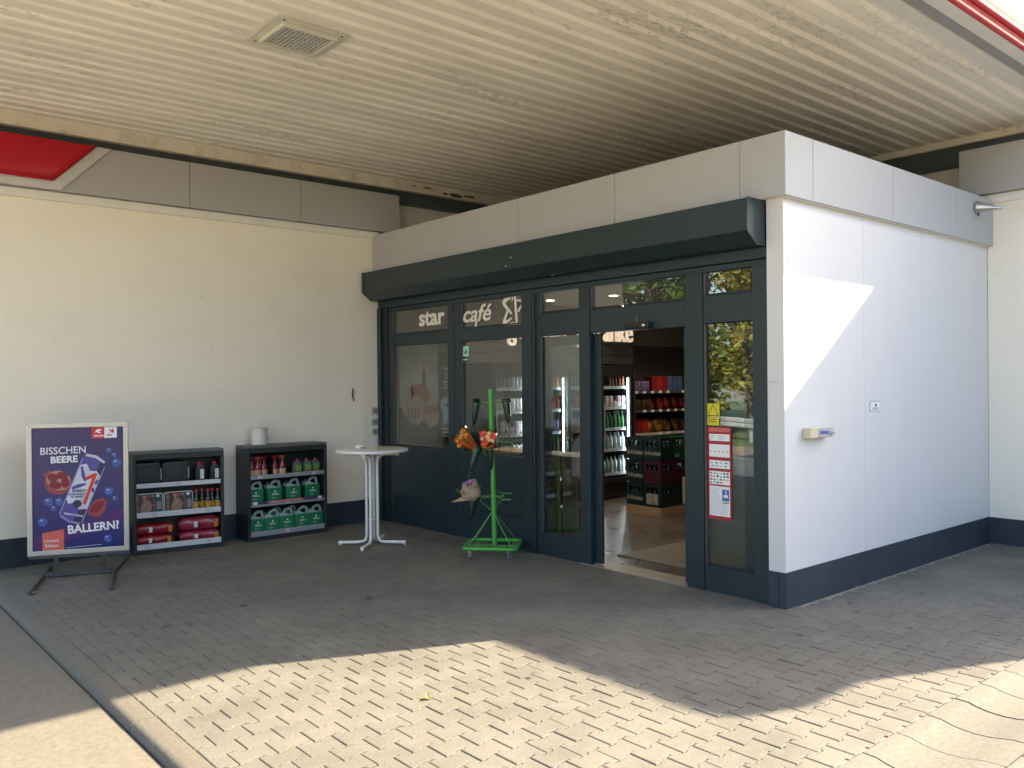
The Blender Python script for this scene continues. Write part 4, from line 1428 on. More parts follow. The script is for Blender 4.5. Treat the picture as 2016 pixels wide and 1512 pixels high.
def loc2(x, y_):
    dx, dy = x + 3.92, y_ - 5.303
    c_, s_ = math.cos(-RI), math.sin(-RI)
    return (dx * c_ - dy * s_, dx * s_ + dy * c_)


for foot, mid, back in (((-4.47, 4.735), (-.31, 0), (-4.06, 5.83)), ((-3.885, 4.40), (.31, 0), (-3.31, 5.82))):
    f_, b_ = loc2(*foot), loc2(*back)
    tm = MB().tube([(f_[0], f_[1], .017), (mid[0], mid[1] - .02, .019)], .0165, 10).tube([(mid[0], mid[1] + .0, .019), (b_[0], b_[1], .017)], .0165, 10)
    tm.build('foot_tube', TUBE, ps, smooth=50)

# ------------------------------------------------------------------ sales shelves outside
SHM = M('shelf_anthracite', (.020, .026, .028), .42, var=.12, vscale=6, tint=(.10, .10, .095), tscale=3, tamt=.25)
SHT = M('shelf_dusty_lit_top', (.10, .10, .097), .5, var=.2, vscale=5)  # top colour paler than the sides for dust and reflected light
RAILW = M('white_price_rail', (.62, .66, .68), .4, spec=.5)
RAILG = M('grey_price_rail', (.30, .315, .33), .4)
TAGP = M('tag_pink_white', (.60, .52, .56), .6)


def sales_shelf(label, loc, rz, wd_, rail, d):
    t_ = thing('sales_shelf', label, 'shelf', loc, rz, group='outdoor sales shelves')
    h = 1.12
    box('side_panel', (0, .035, 0, d, 0, h - .0305), SHM, t_, bevel=.003)
    box('side_panel', (wd_ - .035, wd_, 0, d, 0, h - .0305), SHM, t_, bevel=.003)
    box('back_panel', (.036, wd_ - .036, d - .02, d - .002, .02, h - .031), SHM, t_)
    box('top_panel', (0, wd_, 0, d, h - .03, h), SHT, t_, bevel=.004)
    box('header', (.036, wd_ - .036, .004, .024, h - .085, h - .031), SHM, t_, bevel=.002)
    box('kick_board', (.036, wd_ - .036, .006, .03, 0, .052), SHM, t_, bevel=.002)
    for k in range(9):
        box('back_slat', (.04, wd_ - .04, d - .027, d - .0205, .80 + k * .028, .815 + k * .028), SHM, t_)
    for si, (z, r0, r1) in enumerate(((.755, .725, .775), (.435, .40, .46), (.085, .052, .112))):
        s_ = box('shelf', (.036, wd_ - .036, .03, d - .028, z - .018, z), SHM, t_)
        r_ = box('price_rail', (.037, wd_ - .037, .004, .012, r0, r1), rail, s_, bevel=.002)
        rx = RND.choice(((.2, .78), (.12, .80), (.46,)))
        for q in rx:
            box('price_tag', (q * wd_, q * wd_ + .05, .0022, .0036, r0 + .010, r1 - .008), TAGP, s_)
    return t_


s1 = sales_shelf('dark sales shelf with canisters, barbecue trays and red bags beside the poster', (-3.24, 5.892, 0), math.atan2(-.118, .96), .967, RAILW, .252)
s2 = sales_shelf('dark sales shelf with red spray bottles and green screenwash canisters', (-1.985, 5.795, 0), .008, 1.03, RAILG, .345)
# printed strip on the middle rail of the right shelf
SRED = M('strip_red', (.42, .03, .04), .5)
st = box('rail_strip', (.04, .99, .0015, .0028, .428, .462), M('strip_dark', (.05, .05, .12), .5, var=.6, vscale=40), s2)
box('red_band', (.25, .74, .0004, .0012, .430, .461), SRED, st)
text('lettering', 'SCHEIBENKLAR FROSTSCHUTZ FERTIGMIX', .024, PAPER, st, frame((.258, -.0002, .437), (1, 0, 0), (0, 0, 1)), .0001, .0003, sx=.95)
box('price_tag', (.06, .115, .0004, .0012, .43, .461), PAPER, st)
box('price_tag', (.90, .95, .0004, .0012, .43, .461), PAPER, st)


def on(shelf, x, y_, z):
    return (Matrix.Translation(shelf.location) @ Matrix.Rotation(shelf.rotation_euler.z, 4, 'Z')) @ Vector((x, y_, z))


# green canisters
GRN = M('screenwash_green', (.015, .19, .085), .22, spec=.5, coat=.3, var=.12, vscale=9)
MILK = M('milky_plastic', (.30, .40, .36), .35)
DKC = M('canister_cap_dark', (.03, .10, .07), .4)
BAGK = M('label_white', (.75, .78, .72), .5)


def rrect(x0, x1, z0, z1, r, n=3):
    out = []
    for cx, cz, a0 in ((x1 - r, z0 + r, -90), (x1 - r, z1 - r, 0), (x0 + r, z1 - r, 90), (x0 + r, z0 + r, 180)):
        for k in range(n + 1):
            a_ = rad(a0 + 90 * k / n)
            out.append((cx + r * math.cos(a_), cz + r * math.sin(a_)))
    return out


can0 = bpy.data.objects.new('screenwash_canister', None)
finish(can0)
bd = MB().prism(rrect(-.095, .095, 0, .172, .018), .0, .125, 'y').build('body', GRN, can0, bevel=.012, seg=2, smooth=50)
MB().prism([(-.093, .165), (.093, .165), (.088, .178), (.02, .182), (-.03, .205), (-.052, .208), (-.078, .206), (-.092, .19)], .004, .121, 'y').build('shoulder', MILK, can0, bevel=.010, seg=2, smooth=50)
MB().tube([(-.03, .062, .195), (.0, .062, .232), (.04, .062, .246), (.072, .062, .238), (.084, .062, .205), (.084, .062, .165)], [.017, .018, .019, .019, .018, .020], 10).build('handle', MILK, can0, smooth=60)
MB().lathe([(.023, 0), (.023, .022), (.019, .026)], 12, (-.062, .062, .206)).build('cap', DKC, can0, smooth=40)
box('emblem', (-.008, .010, -.0012, -.0004, .118, .136), BAGK, bd)
for k, (x0, x1) in enumerate(((-.04, .03), (-.04, .05), (-.04, .02), (-.04, -.01))):
    box('text_line', (x0, x1, -.0012, -.0004, .098 - k * .012 - (0 if k < 2 else .025), .103 - k * .012 - (0 if k < 2 else .025)), BAGK if k < 2 else MILK, bd)
MB().tube([(-.05, -.001, .06), (.0, -.001, .075), (.06, -.001, .13)], .0025, 5).build('swoosh', M('swoosh_olive', (.12, .30, .10), .4), bd)
ordn = ['leftmost', 'second', 'third', 'fourth', 'fifth']
first = True
for row, z, xs in (('middle', .436, (.115, .355, .60, .855)), ('bottom', .086, (.135, .32, .51, .71, .895))):
    for k, x in enumerate(xs):
        c_ = can0 if first else copy_tree(can0)
        first = False
        c_.location = on(s2, x, .035 + RND.uniform(0, .01), z)
        c_.rotation_euler = (0, 0, .012 + RND.uniform(-.06, .06))
        c_['label'] = 'green screenwash canister, %s on the %s shelf' % (ordn[k] if k else 'leftmost', row)
        c_['category'] = 'canister'
        c_['group'] = 'green screenwash canisters'
for k, x in enumerate((.42, .62)):
    c_ = copy_tree(can0)
    c_.location = on(s2, x, .175, .086)
    c_.rotation_euler = (0, 0, RND.uniform(-.1, .1))
    c_['label'] = 'green screenwash canister in the back row of the bottom shelf, %s' % ('left one' if k == 0 else 'right one')
# red spray bottles
SPR = M('spray_red', (.22, .006, .015), .22, coat=.3)
LAB = M('spray_label', (.55, .36, .22), .4, var=.3, vscale=30)
LABK = M('spray_label_dark', (.04, .03, .04), .4, var=.6, vscale=40)
spray0 = bpy.data.objects.new('spray_bottle', None)
finish(spray0)
sb_ = MB().lathe([(.036, 0), (.042, .008), (.042, .05), (.040, .09), (.032, .125), (.018, .155), (.013, .165), (.013, .185)], 14, sy=.62).build('body', SPR, spray0, smooth=50)
MB().prism([(-.012, .183), (.014, .183), (.014, .205), (.030, .212), (.030, .232), (-.032, .236), (-.045, .228), (-.045, .216), (-.014, .212)], -.011, .011, 'y').build('trigger_head', SPR, spray0, bevel=.003)
MB().prism([(-.020, .213), (-.030, .213), (-.038, .185), (-.030, .183)], -.006, .006, 'y').build('trigger', SPR, spray0)
lb = MB().lathe([(.0426, .012), (.0426, .045), (.0414, .075)], 14, sy=.62, cap=False)
lb.f = [q for q in lb.f if sum(lb.v[i][1] for i in q) / 4 < -.008]
spl = lb.build('label_wrap', LAB, spray0, smooth=60)
first = True
for row, ys in (('front', .07), ('back', .15)):
    for k, x in enumerate((.075, .155, .235, .375, .465) if row == 'front' else (.10, .22, .40, .50)):
        c_ = spray0 if first else copy_tree(spray0)
        first = False
        c_.location = on(s2, x + RND.uniform(-.008, .008), ys, .756)
        c_.rotation_euler = (0, 0, RND.uniform(-.3, .3))
        c_['label'] = 'red spray cleaner bottle, %s from the left in the %s row of the top shelf' % ((ordn[k] if k else 'first'), row)
        c_['category'] = 'spray bottle'
        c_['group'] = 'red spray bottles'
# grey green bottles with red caps
GB = M('bottle_grey_green', (.10, .13, .125), .3, coat=.2)
GLB = M('bottle_label_green', (.16, .32, .06), .4, var=.5, vscale=40)
CAPR = M('cap_red', (.50, .02, .03), .35)
g0 = bpy.data.objects.new('additive_bottle', None)
finish(g0)
gb_ = MB().prism([(-.052, 0), (.052, 0), (.053, .09), (.045, .13), (.018, .152), (-.022, .152), (-.046, .13), (-.053, .09)], 0, .065, 'y').build('body', GB, g0, bevel=.010, seg=2, smooth=50)
MB().lathe([(.018, 0), (.018, .022), (.015, .025)], 12, (-.002, .032, .150)).build('cap', CAPR, g0, smooth=40)
box('label_wrap', (-.035, .04, -.0015, -.0005, .03, .105), GLB, gb_)
box('label_foot', (-.035, .04, -.0017, -.0005, .012, .029), M('label_rust', (.3, .08, .03), .5), gb_)
for k, x in enumerate((.665, .80, .92)):
    c_ = g0 if k == 0 else copy_tree(g0)
    c_.location = on(s2, x, .05 + .012 * k, .756)
    c_.rotation_euler = (0, 0, .05)
    c_['label'] = 'grey green bottle with a red cap, %s of three on the top shelf' % (('left', 'middle', 'right')[k])
    c_['category'] = 'bottle'
    c_['group'] = 'grey green bottles with red caps'
# watering can on the right shelf
wc = thing('white_jug', 'cream white plastic jug with a handle on top of the right sales shelf', 'jug', (-1.765, 5.97, 1.121), -.35)
JUG = M('cream_plastic', (.70, .66, .57), .4, var=.04)
MB().lathe([(.088, 0), (.094, .006), (.093, .12), (.090, .205), (.094, .212), (.088, .214), (.083, .20), (.083, .02)], 24, cap=True).build('body', JUG, wc, smooth=40)
MB().tube([(.088, 0, .195), (.125, 0, .20), (.138, 0, .17), (.134, 0, .11), (.118, 0, .075), (.09, 0, .06)], [.012, .011, .010, .010, .010, .012], 8).build('handle', JUG, wc, smooth=60)
MB().prism([(-.06, .212), (.10, .212), (.115, .228), (.06, .236), (-.02, .228), (-.06, .232)], -.03, .03, 'y').build('lid', JUG, wc, bevel=.006, seg=2)
# black canisters on the left shelf
jc0 = bpy.data.objects.new('black_canister', None)
finish(jc0)
JK = M('canister_black', (.028, .033, .033), .5, var=.1)
b_ = MB().prism(rrect(-.13, .13, 0, .235, .03), .02, .16, 'y').build('body', JK, jc0, bevel=.008, seg=2, smooth=50)
FR_ = MB()
for x0, x1, z0, z1 in ((-.11, .11, .19, .21), (-.11, .11, .03, .05), (-.11, -.09, .05, .19), (.09, .11, .05, .19)):
    FR_.box(x0, x1, .008, .0195, z0, z1)
FR_.build('embossed_frame', JK, jc0, bevel=.004)
box('embossed_field', (-.06, .06, .012, .0195, .075, .165), JK, jc0, bevel=.003)
box('level_strip', (.140, .152, .03, .04, .04, .17), M('strip_pale', (.40, .42, .40), .5), jc0)
box('spine', (.131, .1395, .03, .14, .03, .2), JK, jc0)
for k, x in enumerate((.16, .45)):
    c_ = jc0 if k == 0 else copy_tree(jc0)
    c_.location = on(s1, x, .05, .756)
    c_.rotation_euler = (0, 0, s1.rotation_euler.z)
    c_['label'] = 'black fuel canister, %s of two on the left sales shelf' % ('left' if k == 0 else 'right')
    c_['category'] = 'canister'
    c_['group'] = 'black fuel canisters'
k0 = bpy.data.objects.new('oil_bottle', None)
finish(k0)
bb_ = MB().prism([(-.05, 0), (.05, 0), (.05, .14), (.035, .18), (.012, .19), (-.02, .185), (-.05, .15)], 0, .08, 'y').build('body', BLACKP, k0, bevel=.008, seg=2, smooth=50)
MB().lathe([(.027, 0), (.027, .026), (.022, .03)], 12, (0, .04, .186)).build('cap', CAPR, k0, smooth=40)
lb_ = box('label_wrap', (0, .042, -.0015, -.0005, .03, .135), BAGK, bb_)
for k in range(7):
    box('label_mark', (.006 + (k % 3) * .011, .013 + (k % 3) * .011, -.0022, -.0016, .045 + k * .012, .051 + k * .012), PRINTK, bb_)
for k, x in enumerate((.715, .88)):
    c_ = k0 if k == 0 else copy_tree(k0)
    c_.location = on(s1, x, .05, .756)
    c_.rotation_euler = (0, 0, s1.rotation_euler.z)
    c_['label'] = 'black oil bottle with a red cap and white label, %s one on the left shelf' % ('left' if k == 0 else 'right')
    c_['category'] = 'bottle'
    c_['group'] = 'black oil bottles'
# barbecue trays
SIL = M('foil_rim', (.62, .62, .62), .3, metal=.7)
TR0 = bpy.data.objects.new('barbecue_tray', None)
finish(TR0)
MB().prism(rrect(-.157, .157, 0, .225, .03), .012, .05, 'y').build('foil_tray', SIL, TR0, bevel=.003)
slv = MB().prism(rrect(-.148, .148, .008, .217, .026), .004, .0118, 'y').build('sleeve', M('sleeve_black', (.02, .018, .018), .4), TR0)
OR_, RD_, MEAT, GREY_ = M('tray_orange', (.50, .20, .05), .4), M('tray_red', (.40, .03, .03), .4), M('tray_meat', (.30, .17, .10), .4, var=.7, vscale=45), M('tray_grey', (.20, .20, .21), .4)
yy = .0032
text('lettering', 'FEUER & FLAMME', .030, OR_, slv, frame((-.105, yy, .012), (0, 0, 1), (-1, 0, 0)), .0002, .0008, sx=.86)
art(slv, 'bottle_picture', [(-.075, .012), (.02, .012), (.04, .09), (.02, .135), (-.03, .165), (-.045, .165), (-.06, .12), (-.08, .06)], yy, MEAT)
art(slv, 'red_patch', [(-.03, .205), (.03, .205), (.028, .18), (-.01, .165), (-.03, .18)], yy, RD_)
art(slv, 'orange_patch', ell(-.042, .185, .02, .02, 14), yy - .0006, OR_)
art(slv, 'red_cross', [(.055, .03), (.063, .03), (.063, .16), (.055, .16)], yy, RD_)
art(slv, 'red_cross', [(.045, .085), (.075, .085), (.075, .105), (.045, .105)], yy - .0005, RD_)
art(slv, 'text_block', [(.085, .04), (.135, .04), (.135, .13), (.085, .13)], yy, GREY_)
art(slv, 'seal', ell(.05, .19, .014, .014, 14), yy, GREY_)
art(slv, 'white_patch', [(.085, .178), (.118, .178), (.118, .208), (.085, .208)], yy, BAGK)
for k, x in enumerate((.165, .485)):
    c_ = TR0 if k == 0 else copy_tree(TR0)
    c_.location = on(s1, x, .045, .436)
    c_.rotation_euler = (rad(-6), 0, s1.rotation_euler.z)
    c_['label'] = 'foil barbecue tray in a black printed sleeve, %s one on the middle shelf' % ('left' if k == 0 else 'right')
    c_['category'] = 'barbecue tray'
    c_['group'] = 'barbecue trays'
# small amber bottles
AM0 = bpy.data.objects.new('small_sauce_bottle', None)
finish(AM0)
ab_ = MB().lathe([(.030, 0), (.034, .006), (.034, .11), (.026, .14), (.014, .165), (.0125, .20)], 14).build('body', BGLS, AM0, smooth=50)
MB().lathe([(.017, .198), (.018, .225), (.014, .23)], 12).build('cap', CAPR, AM0, smooth=40)
ml = MB().lathe([(.0346, .02), (.0346, .095)], 14, cap=False).build('label_wrap', M('label_yellow', (.45, .27, .04), .4, var=.6, vscale=35), AM0, smooth=60)
for k, (x, y_) in enumerate(((.675, .07), (.745, .11), (.80, .06), (.855, .10), (.91, .065))):
    c_ = AM0 if k == 0 else copy_tree(AM0)
    c_.location = on(s1, x, y_, .436)
    c_.rotation_euler = (0, 0, RND.uniform(-.5, .5))
    c_['label'] = 'small dark bottle with yellow label and red cap, %s on the middle shelf' % (ordn[k] if k else 'leftmost')
    c_['category'] = 'bottle'
    c_['group'] = 'small yellow labelled bottles'
# red charcoal bags
REDB = M('bag_red_plastic', (.30, .014, .022), .3, coat=.3, var=.15, vscale=14, bump=.9, bscale=16)
PINB = M('bag_pink_red_plastic', (.32, .025, .055), .3, coat=.3, var=.15, vscale=14, bump=.9, bscale=16)


def pillow(L, D, H, seed):
    r_ = random.Random(seed)
    m_ = MB()
    n1, n2 = 20, 12
    vv = []
    for i in range(n1 + 1):
        tx = -1 + 2 * i / n1
        end = (1 - abs(tx) ** 6) ** .5 if abs(tx) < 1 else 0
        hh = H / 2 * (.30 + .70 * end) if abs(tx) < .93 else H / 2 * .22
        dd = D / 2 * (.75 + .25 * end)
        for k in range(n2):
            a_ = 2 * math.pi * k / n2
            c_, s_ = math.cos(a_), math.sin(a_)
            w = 1 + .06 * math.sin(7 * tx + k * 1.7 + seed) + r_.uniform(-.025, .025)
            vv.append((L / 2 * tx, dd * math.copysign(abs(c_) ** .6, c_) * w, H / 2 + hh * math.copysign(abs(s_) ** .7, s_) * (w if s_ > 0 else 1)))
    ff = [(i * n2 + k, i * n2 + (k + 1) % n2, (i + 1) * n2 + (k + 1) % n2, (i + 1) * n2 + k) for i in range(n1) for k in range(n2)]
    ff += [tuple(range(n2))[::-1], tuple(n1 * n2 + k for k in range(n2))]
    return m_.add(vv, ff)


YELB = M('bag_yellow_print', (.60, .32, .04), .4)
for k, (x, z, mt, lb_, L_, H_) in enumerate(((.225, .086, REDB, 'lower left red charcoal bag on the bottom shelf', .40, .115), (.23, .200, REDB, 'upper left red charcoal bag on the bottom shelf', .42, .125),
                                        (.715, .086, PINB, 'lower right pinkish red charcoal bag on the bottom shelf', .46, .115), (.71, .200, PINB, 'upper right pinkish red charcoal bag on the bottom shelf', .46, .155))):
    t_ = thing('charcoal_bag', lb_, 'bag', on(s1, x, .128, z), s1.rotation_euler.z, group='red charcoal bags')
    pillow(L_, .19, H_, k + 2).build('sack', mt, t_, smooth=70)
    dpt = -.108
    for a_ in range(4):
        box('yellow_mark', (L_ * .32, L_ * .41, dpt, dpt + .004, H_ * (.22 + a_ * .15), H_ * (.31 + a_ * .15)), YELB, t_)
    box('label_patch', (-L_ * .16, -L_ * .08, dpt, dpt + .004, H_ * .3, H_ * .72), BAGK if k < 2 else TAGW, t_)
    box('label_bar', (-.012, -.004, dpt, dpt + .004, H_ * .3, H_ * .72), PRINTK, t_)

# ------------------------------------------------------------------ white bar table and ashtray
bt = thing('bar_table', 'round white standing table on four bent tube legs', 'bar table', (-.985, 4.69, 0))
TW = M('white_enamel', (.74, .73, .69), .28, coat=.3, var=.03)
TT = M('table_top_laminate', (.66, .63, .57), .25, coat=.2, var=.05, vscale=4)
top_ = MB().lathe([(.39, 1.062), (.408, 1.066), (.412, 1.080), (.408, 1.096), (.395, 1.100)], 48).build('table_top', TT, bt, smooth=30)
MB().lathe([(.409, 1.064), (.4155, 1.07), (.4155, 1.09), (.409, 1.0975)], 48, cap=False).build('edge_band', TW, top_, smooth=60)
for k, (fx, fy) in enumerate(((-.30, .22), (-.29, -.26), (.26, -.27), (.29, .235))):
    d = Vector((fx, fy, 0))
    u = d.normalized()
    sde = u * .062
    pth = [d + Vector((0, 0, .032)), u * .16 + Vector((0, 0, .032)), u * .105 + Vector((0, 0, .038)), u * .074 + Vector((0, 0, .062)), sde + Vector((0, 0, .11)),
           sde + Vector((0, 0, .93)), u * .07 + Vector((0, 0, .985)), u * .10 + Vector((0, 0, 1.02)), u * .15 + Vector((0, 0, 1.038)), u * .30 + Vector((0, 0, 1.042))]
    lg = MB().tube(pth, .0175, 12).build('leg', TW, bt, smooth=60)
    MB().tube([d - u * .03 + Vector((0, 0, .030)), d + u * .012 + Vector((0, 0, .030))], .0225, 10).build('foot_cap', TW, lg, smooth=60)
    MB().lathe([(.012, 0), (.014, .012)], 8, (d.x, d.y, 0)).build('glide', TW, lg)
    MB().tube([u * .28 + Vector((0, 0, 1.040)), u * .315 + Vector((0, 0, 1.040))], .0235, 10).build('end_cap', TW, lg, smooth=60)
for z in (.28, .80):
    MB().box(-.05, .05, -.006, .006, z, z + .014).box(-.006, .006, -.05, .05, z, z + .0135).build('connector', TW, bt)
at_ = thing('ashtray', 'small white round ashtray on the standing table', 'ashtray', (-1.085, 4.79, 1.1005))
MB().lathe([(.046, 0), (.052, .006), (.050, .030), (.046, .036), (.040, .036), (.037, .014), (.01, .010)], 20).build('bowl', TW, at_, smooth=40)
MB().box(-.035, .035, -.0535, -.0525, .012, .017).build('print_mark', PRINTK, at_)

# ------------------------------------------------------------------ green flower stand
FSX, FSY = -.385, 3.245
fs = thing('flower_stand', 'green wheeled flower display stand with a pole, wire arms and vase rings', 'flower stand', (FSX, FSY, 0), rad(-48.2))
GP = M('green_enamel', (.065, .33, .045), .38, coat=.2, var=.14, vscale=9, tint=(.12, .16, .08), tscale=12, tamt=.4)
GW = M('green_wire', (.12, .32, .08), .4, var=.1)
hw, hd, rz_ = .275, .262, .122
ring = []
for cx, cy2, a0 in ((hw - .05, -hd + .05, -90), (hw - .05, hd - .05, 0), (-hw + .05, hd - .05, 90), (-hw + .05, -hd + .05, 180)):
    for k in range(5):
        a_ = rad(a0 + 22.5 * k)
        ring.append((cx + .05 * math.cos(a_), cy2 + .05 * math.sin(a_), rz_))
MB().tube(ring, .022, 10, closed=True).build('base_frame', GP, fs, smooth=60)
MB().tube([(.02, .0, .115), (-.012, 0, 1.775)], .028, 16).build('pole', GP, fs, smooth=60)
MB().box(-.27, .27, -.012, .012, .105, .118).build('cross_bar', GP, fs)
for sx2, sy2 in ((-1, -1), (1, -1), (1, 1), (-1, 1)):
    MB().tube([(sx2 * .23, sy2 * .225, rz_ + .01), (.0, 0, .48)], .0045, 6).build('brace_wire', GW, fs, smooth=60)
    cs = MB().box(-.018, .018, -.02, .02, .075, .102).box(-.016, -.012, -.02, .015, .03, .08).box(.012, .016, -.02, .015, .03, .08)
    w_ = cs.build('caster', CHROME, fs, loc=(sx2 * .205, sy2 * .225, 0), rotz=RND.uniform(0, 3))
    MB().lathe([(.012, -.009), (.03, -.009), (.033, -.005), (.033, .005), (.03, .009), (.012, .009)], 16).xform(Matrix.Translation((0, -.012, .034)) @ Matrix.Rotation(rad(90), 4, 'Y')).build('wheel', M('caster_grey_%d' % len(MATS), (.16, .15, .14), .6), w_, smooth=40)
RT, TOW = Vector((rt.x, rt.y, 0)).normalized(), -Vector((fw.x, fw.y, 0)).normalized()
FI = (Matrix.Translation((FSX, FSY, 0)) @ Matrix.Rotation(rad(-48.2), 4, 'Z')).inverted()


def stand_w(right, towards, z):
    return Vector((FSX, FSY, 0)) + RT * right + TOW * towards + Vector((0, 0, z))


def wire(nm, pts, r_=.0035, closed=False):
    return MB().tube([FI @ p for p in pts], r_, 6, closed=closed).build(nm, GW, fs, smooth=60)


def vring(c, r_=.047, n=14):
    return [c + Vector((r_ * math.cos(2 * math.pi * k / n), r_ * math.sin(2 * math.pi * k / n), 0)) for k in range(n)]


arms = [(-.165, .03, 1.615), (.155, .02, 1.63), (-.02, .14, 1.150), (-.16, .02, 1.13), (.17, -.04, 1.20), (-.19, .02, .605), (.15, .07, .61), (.16, -.08, .655)]
for r_, tw, z in arms:
    e_ = stand_w(r_, tw, z)
    p0, p1 = stand_w(0, 0, z + .05), stand_w(0, 0, z - .13)
    dr = (e_ - stand_w(0, 0, z)).normalized()
    wire('arm_wire', [p0, e_ - dr * .045])
    wire('arm_wire', [p1, e_ - dr * .045])
    wire('vase_ring', vring(e_), closed=True)
for z, rr_ in ((1.63, .155), (.635, .135)):
    wire('hoop_wire', [stand_w(rr_ * math.cos(a_), rr_ * .45 * math.sin(a_), z) for a_ in [k * 2 * math.pi / 14 for k in range(14)]], .003, True)
VG = M('vase_dark_green', (.005, .020, .016), .28, coat=.3)
VGL = M('vase_smoky_green', (.018, .055, .042), .25)


def vase(label, base, lean, mt, double=False):
    t_ = thing('cone_vase', label, 'vase', base, group='cone vases on the flower stand')
    t_.rotation_euler = lean
    MB().lathe([(.004, -.245), (.007, -.225), (.020, -.205), (.030, -.16), (.040, -.03), (.042, 0), (.056, .010), (.056, .022), (.050, .024), (.036, -.01)], 16).build('cone', mt, t_, smooth=45)
    if double:
        MB().lathe([(.030, .022), (.046, .055), (.050, .062), (.044, .063), (.028, .03)], 16).build('inner_cup', mt, t_, smooth=45)
    else:
        MB().lathe([(.049, .026), (.053, .040), (.050, .043), (.043, .03)], 16).build('inner_cup', mt, t_, smooth=45)
    for s_ in (-.012, .012) if double else (0,):
        MB().tube([(s_, 0, -.215), (s_ * 1.6, 0, -.30)], .0045, 6).build('spike', mt, t_)
    return t_


rcam = rad(-40.7)
vase('dark green cone vase with two stacked cups, upper left of the flower stand', stand_w(*arms[0]), (.05, .12, rcam), VG, True)
vase('dark green cone vase hanging upper right of the flower stand', stand_w(*arms[1]), (-.03, -.10, rcam), VG)
vase('dark green cone vase holding the red flowered bouquet before the pole', stand_w(*arms[2]), (.02, -.02, rcam), VG)
vase('smoky green translucent cone vase holding the orange wrapped bouquet', stand_w(*arms[3]), (0, .32, rcam), VGL)
vase('dark cone vase under the paper wrapped bouquet low on the stand', stand_w(*arms[5]), (0, .25, rcam), VG)
# bouquets
ORW = M('orange_wrap', (.70, .17, .04), .35, var=.25, vscale=12, bump=.6, bscale=20)
KRF = M('kraft_paper', (.36, .25, .15), .7, var=.12, vscale=9, bump=.5, bscale=14)
CEL = mat_glass('cellophane', 1.22, (.93, .84, .68))
LF1 = mat_leaf('bouquet_leaf', (.05, .12, .02), (.20, .28, .05))
DRY = mat_leaf('dry_grass', (.20, .10, .04), (.42, .26, .10))
PET = {'red': M('petal_red', (.80, .11, .09), .5, var=.2, vscale=40), 'yel': M('petal_yellow', (.88, .70, .30), .5, var=.2, vscale=40), 'org': M('petal_orange', (.82, .32, .06), .5, var=.25, vscale=40), 'pnk': M('petal_mauve', (.42, .18, .34), .5, var=.3, vscale=40)}


def wrap_cone(nm, mt, prof, parent, wob=.12, seed=1, n=22, openf=None):
    r_ = random.Random(seed)
    ph = [r_.uniform(0, 6) for _ in range(4)]
    V, F = [], []
    for i, (rad_, z) in enumerate(prof):
        tt = i / (len(prof) - 1)
        for k in range(n):
            a_ = 2 * math.pi * k / n
            w = 1 + wob * tt * (math.sin(3 * a_ + ph[0]) + .6 * math.sin(7 * a_ + ph[1]))
            zz = z + (.022 * tt * tt * (math.sin(4 * a_ + ph[2]) + .7 * math.sin(9 * a_ + ph[3])) if i == len(prof) - 1 else 0)
            if openf and i == len(prof) - 1:
                zz += openf(a_)
            V.append((rad_ * w * math.cos(a_), rad_ * w * math.sin(a_) * .8, zz))
    for i in range(len(prof) - 1):
        for k in range(n):
            F.append((i * n + k, i * n + (k + 1) % n, (i + 1) * n + (k + 1) % n, (i + 1) * n + k))
    m_ = MB().add(V, F)
    # paper has thickness: a second skin inside
    m_.add([(x * .97, y_ * .97, z) for x, y_, z in V], [q[::-1] for q in F])
    return m_.build(nm, mt, parent, smooth=50)


TILT = Matrix.Rotation(rad(52), 3, 'X')


def bloom(parent, c, r_, mt, seed, nm='flower_head'):
    q = random.Random(seed)
    m_ = MB()
    for ringi, (cnt, tilt, ln) in enumerate(((9, .25, 1.0), (7, .7, .8), (5, 1.1, .55))):
        for k in range(cnt):
            a_ = 2 * math.pi * (k + .5 * ringi) / cnt + q.uniform(-.15, .15)
            d = Vector((math.cos(a_) * math.cos(tilt), math.sin(a_) * math.cos(tilt), math.sin(tilt)))
            s_ = Vector((-math.sin(a_), math.cos(a_), 0)) * r_ * .34
            c0 = Vector(c)
            m_.poly([c0 + TILT @ p_ for p_ in (s_ * .3, d * r_ * ln * .7 + s_, d * r_ * ln, d * r_ * ln * .7 - s_, -s_ * .3)])
    return m_.build(nm, mt, parent)


def sprigs(parent, nm, mt, cnt, z0, z1, spread, wd_, seed, ax=(0, 0)):
    q = random.Random(seed)
    m_ = MB()
    for k in range(cnt):
        a_ = q.uniform(0, 2 * math.pi)
        rr2 = spread * math.sqrt(q.random())
        p = Vector((rr2 * .45 * math.cos(a_) + ax[0], rr2 * .45 * math.sin(a_) + ax[1], z0))
        e_ = Vector((rr2 * math.cos(a_) + ax[0], rr2 * math.sin(a_) + ax[1], q.uniform(z0 + (z1 - z0) * .6, z1)))
        s_ = Vector((q.uniform(-1, 1), q.uniform(-1, 1), 0)).normalized() * wd_
        mid = (p + e_) / 2 + Vector((q.uniform(-.01, .01), q.uniform(-.01, .01), 0))
        m_.poly([p, mid + s_, e_, mid - s_])
    return m_.build(nm, mt, parent, kind='stuff')


def bouquet(name, label, base, rot):
    t_ = thing(name, label, 'bouquet', base, group='bouquets on the flower stand')
    t_.rotation_euler = rot
    return t_


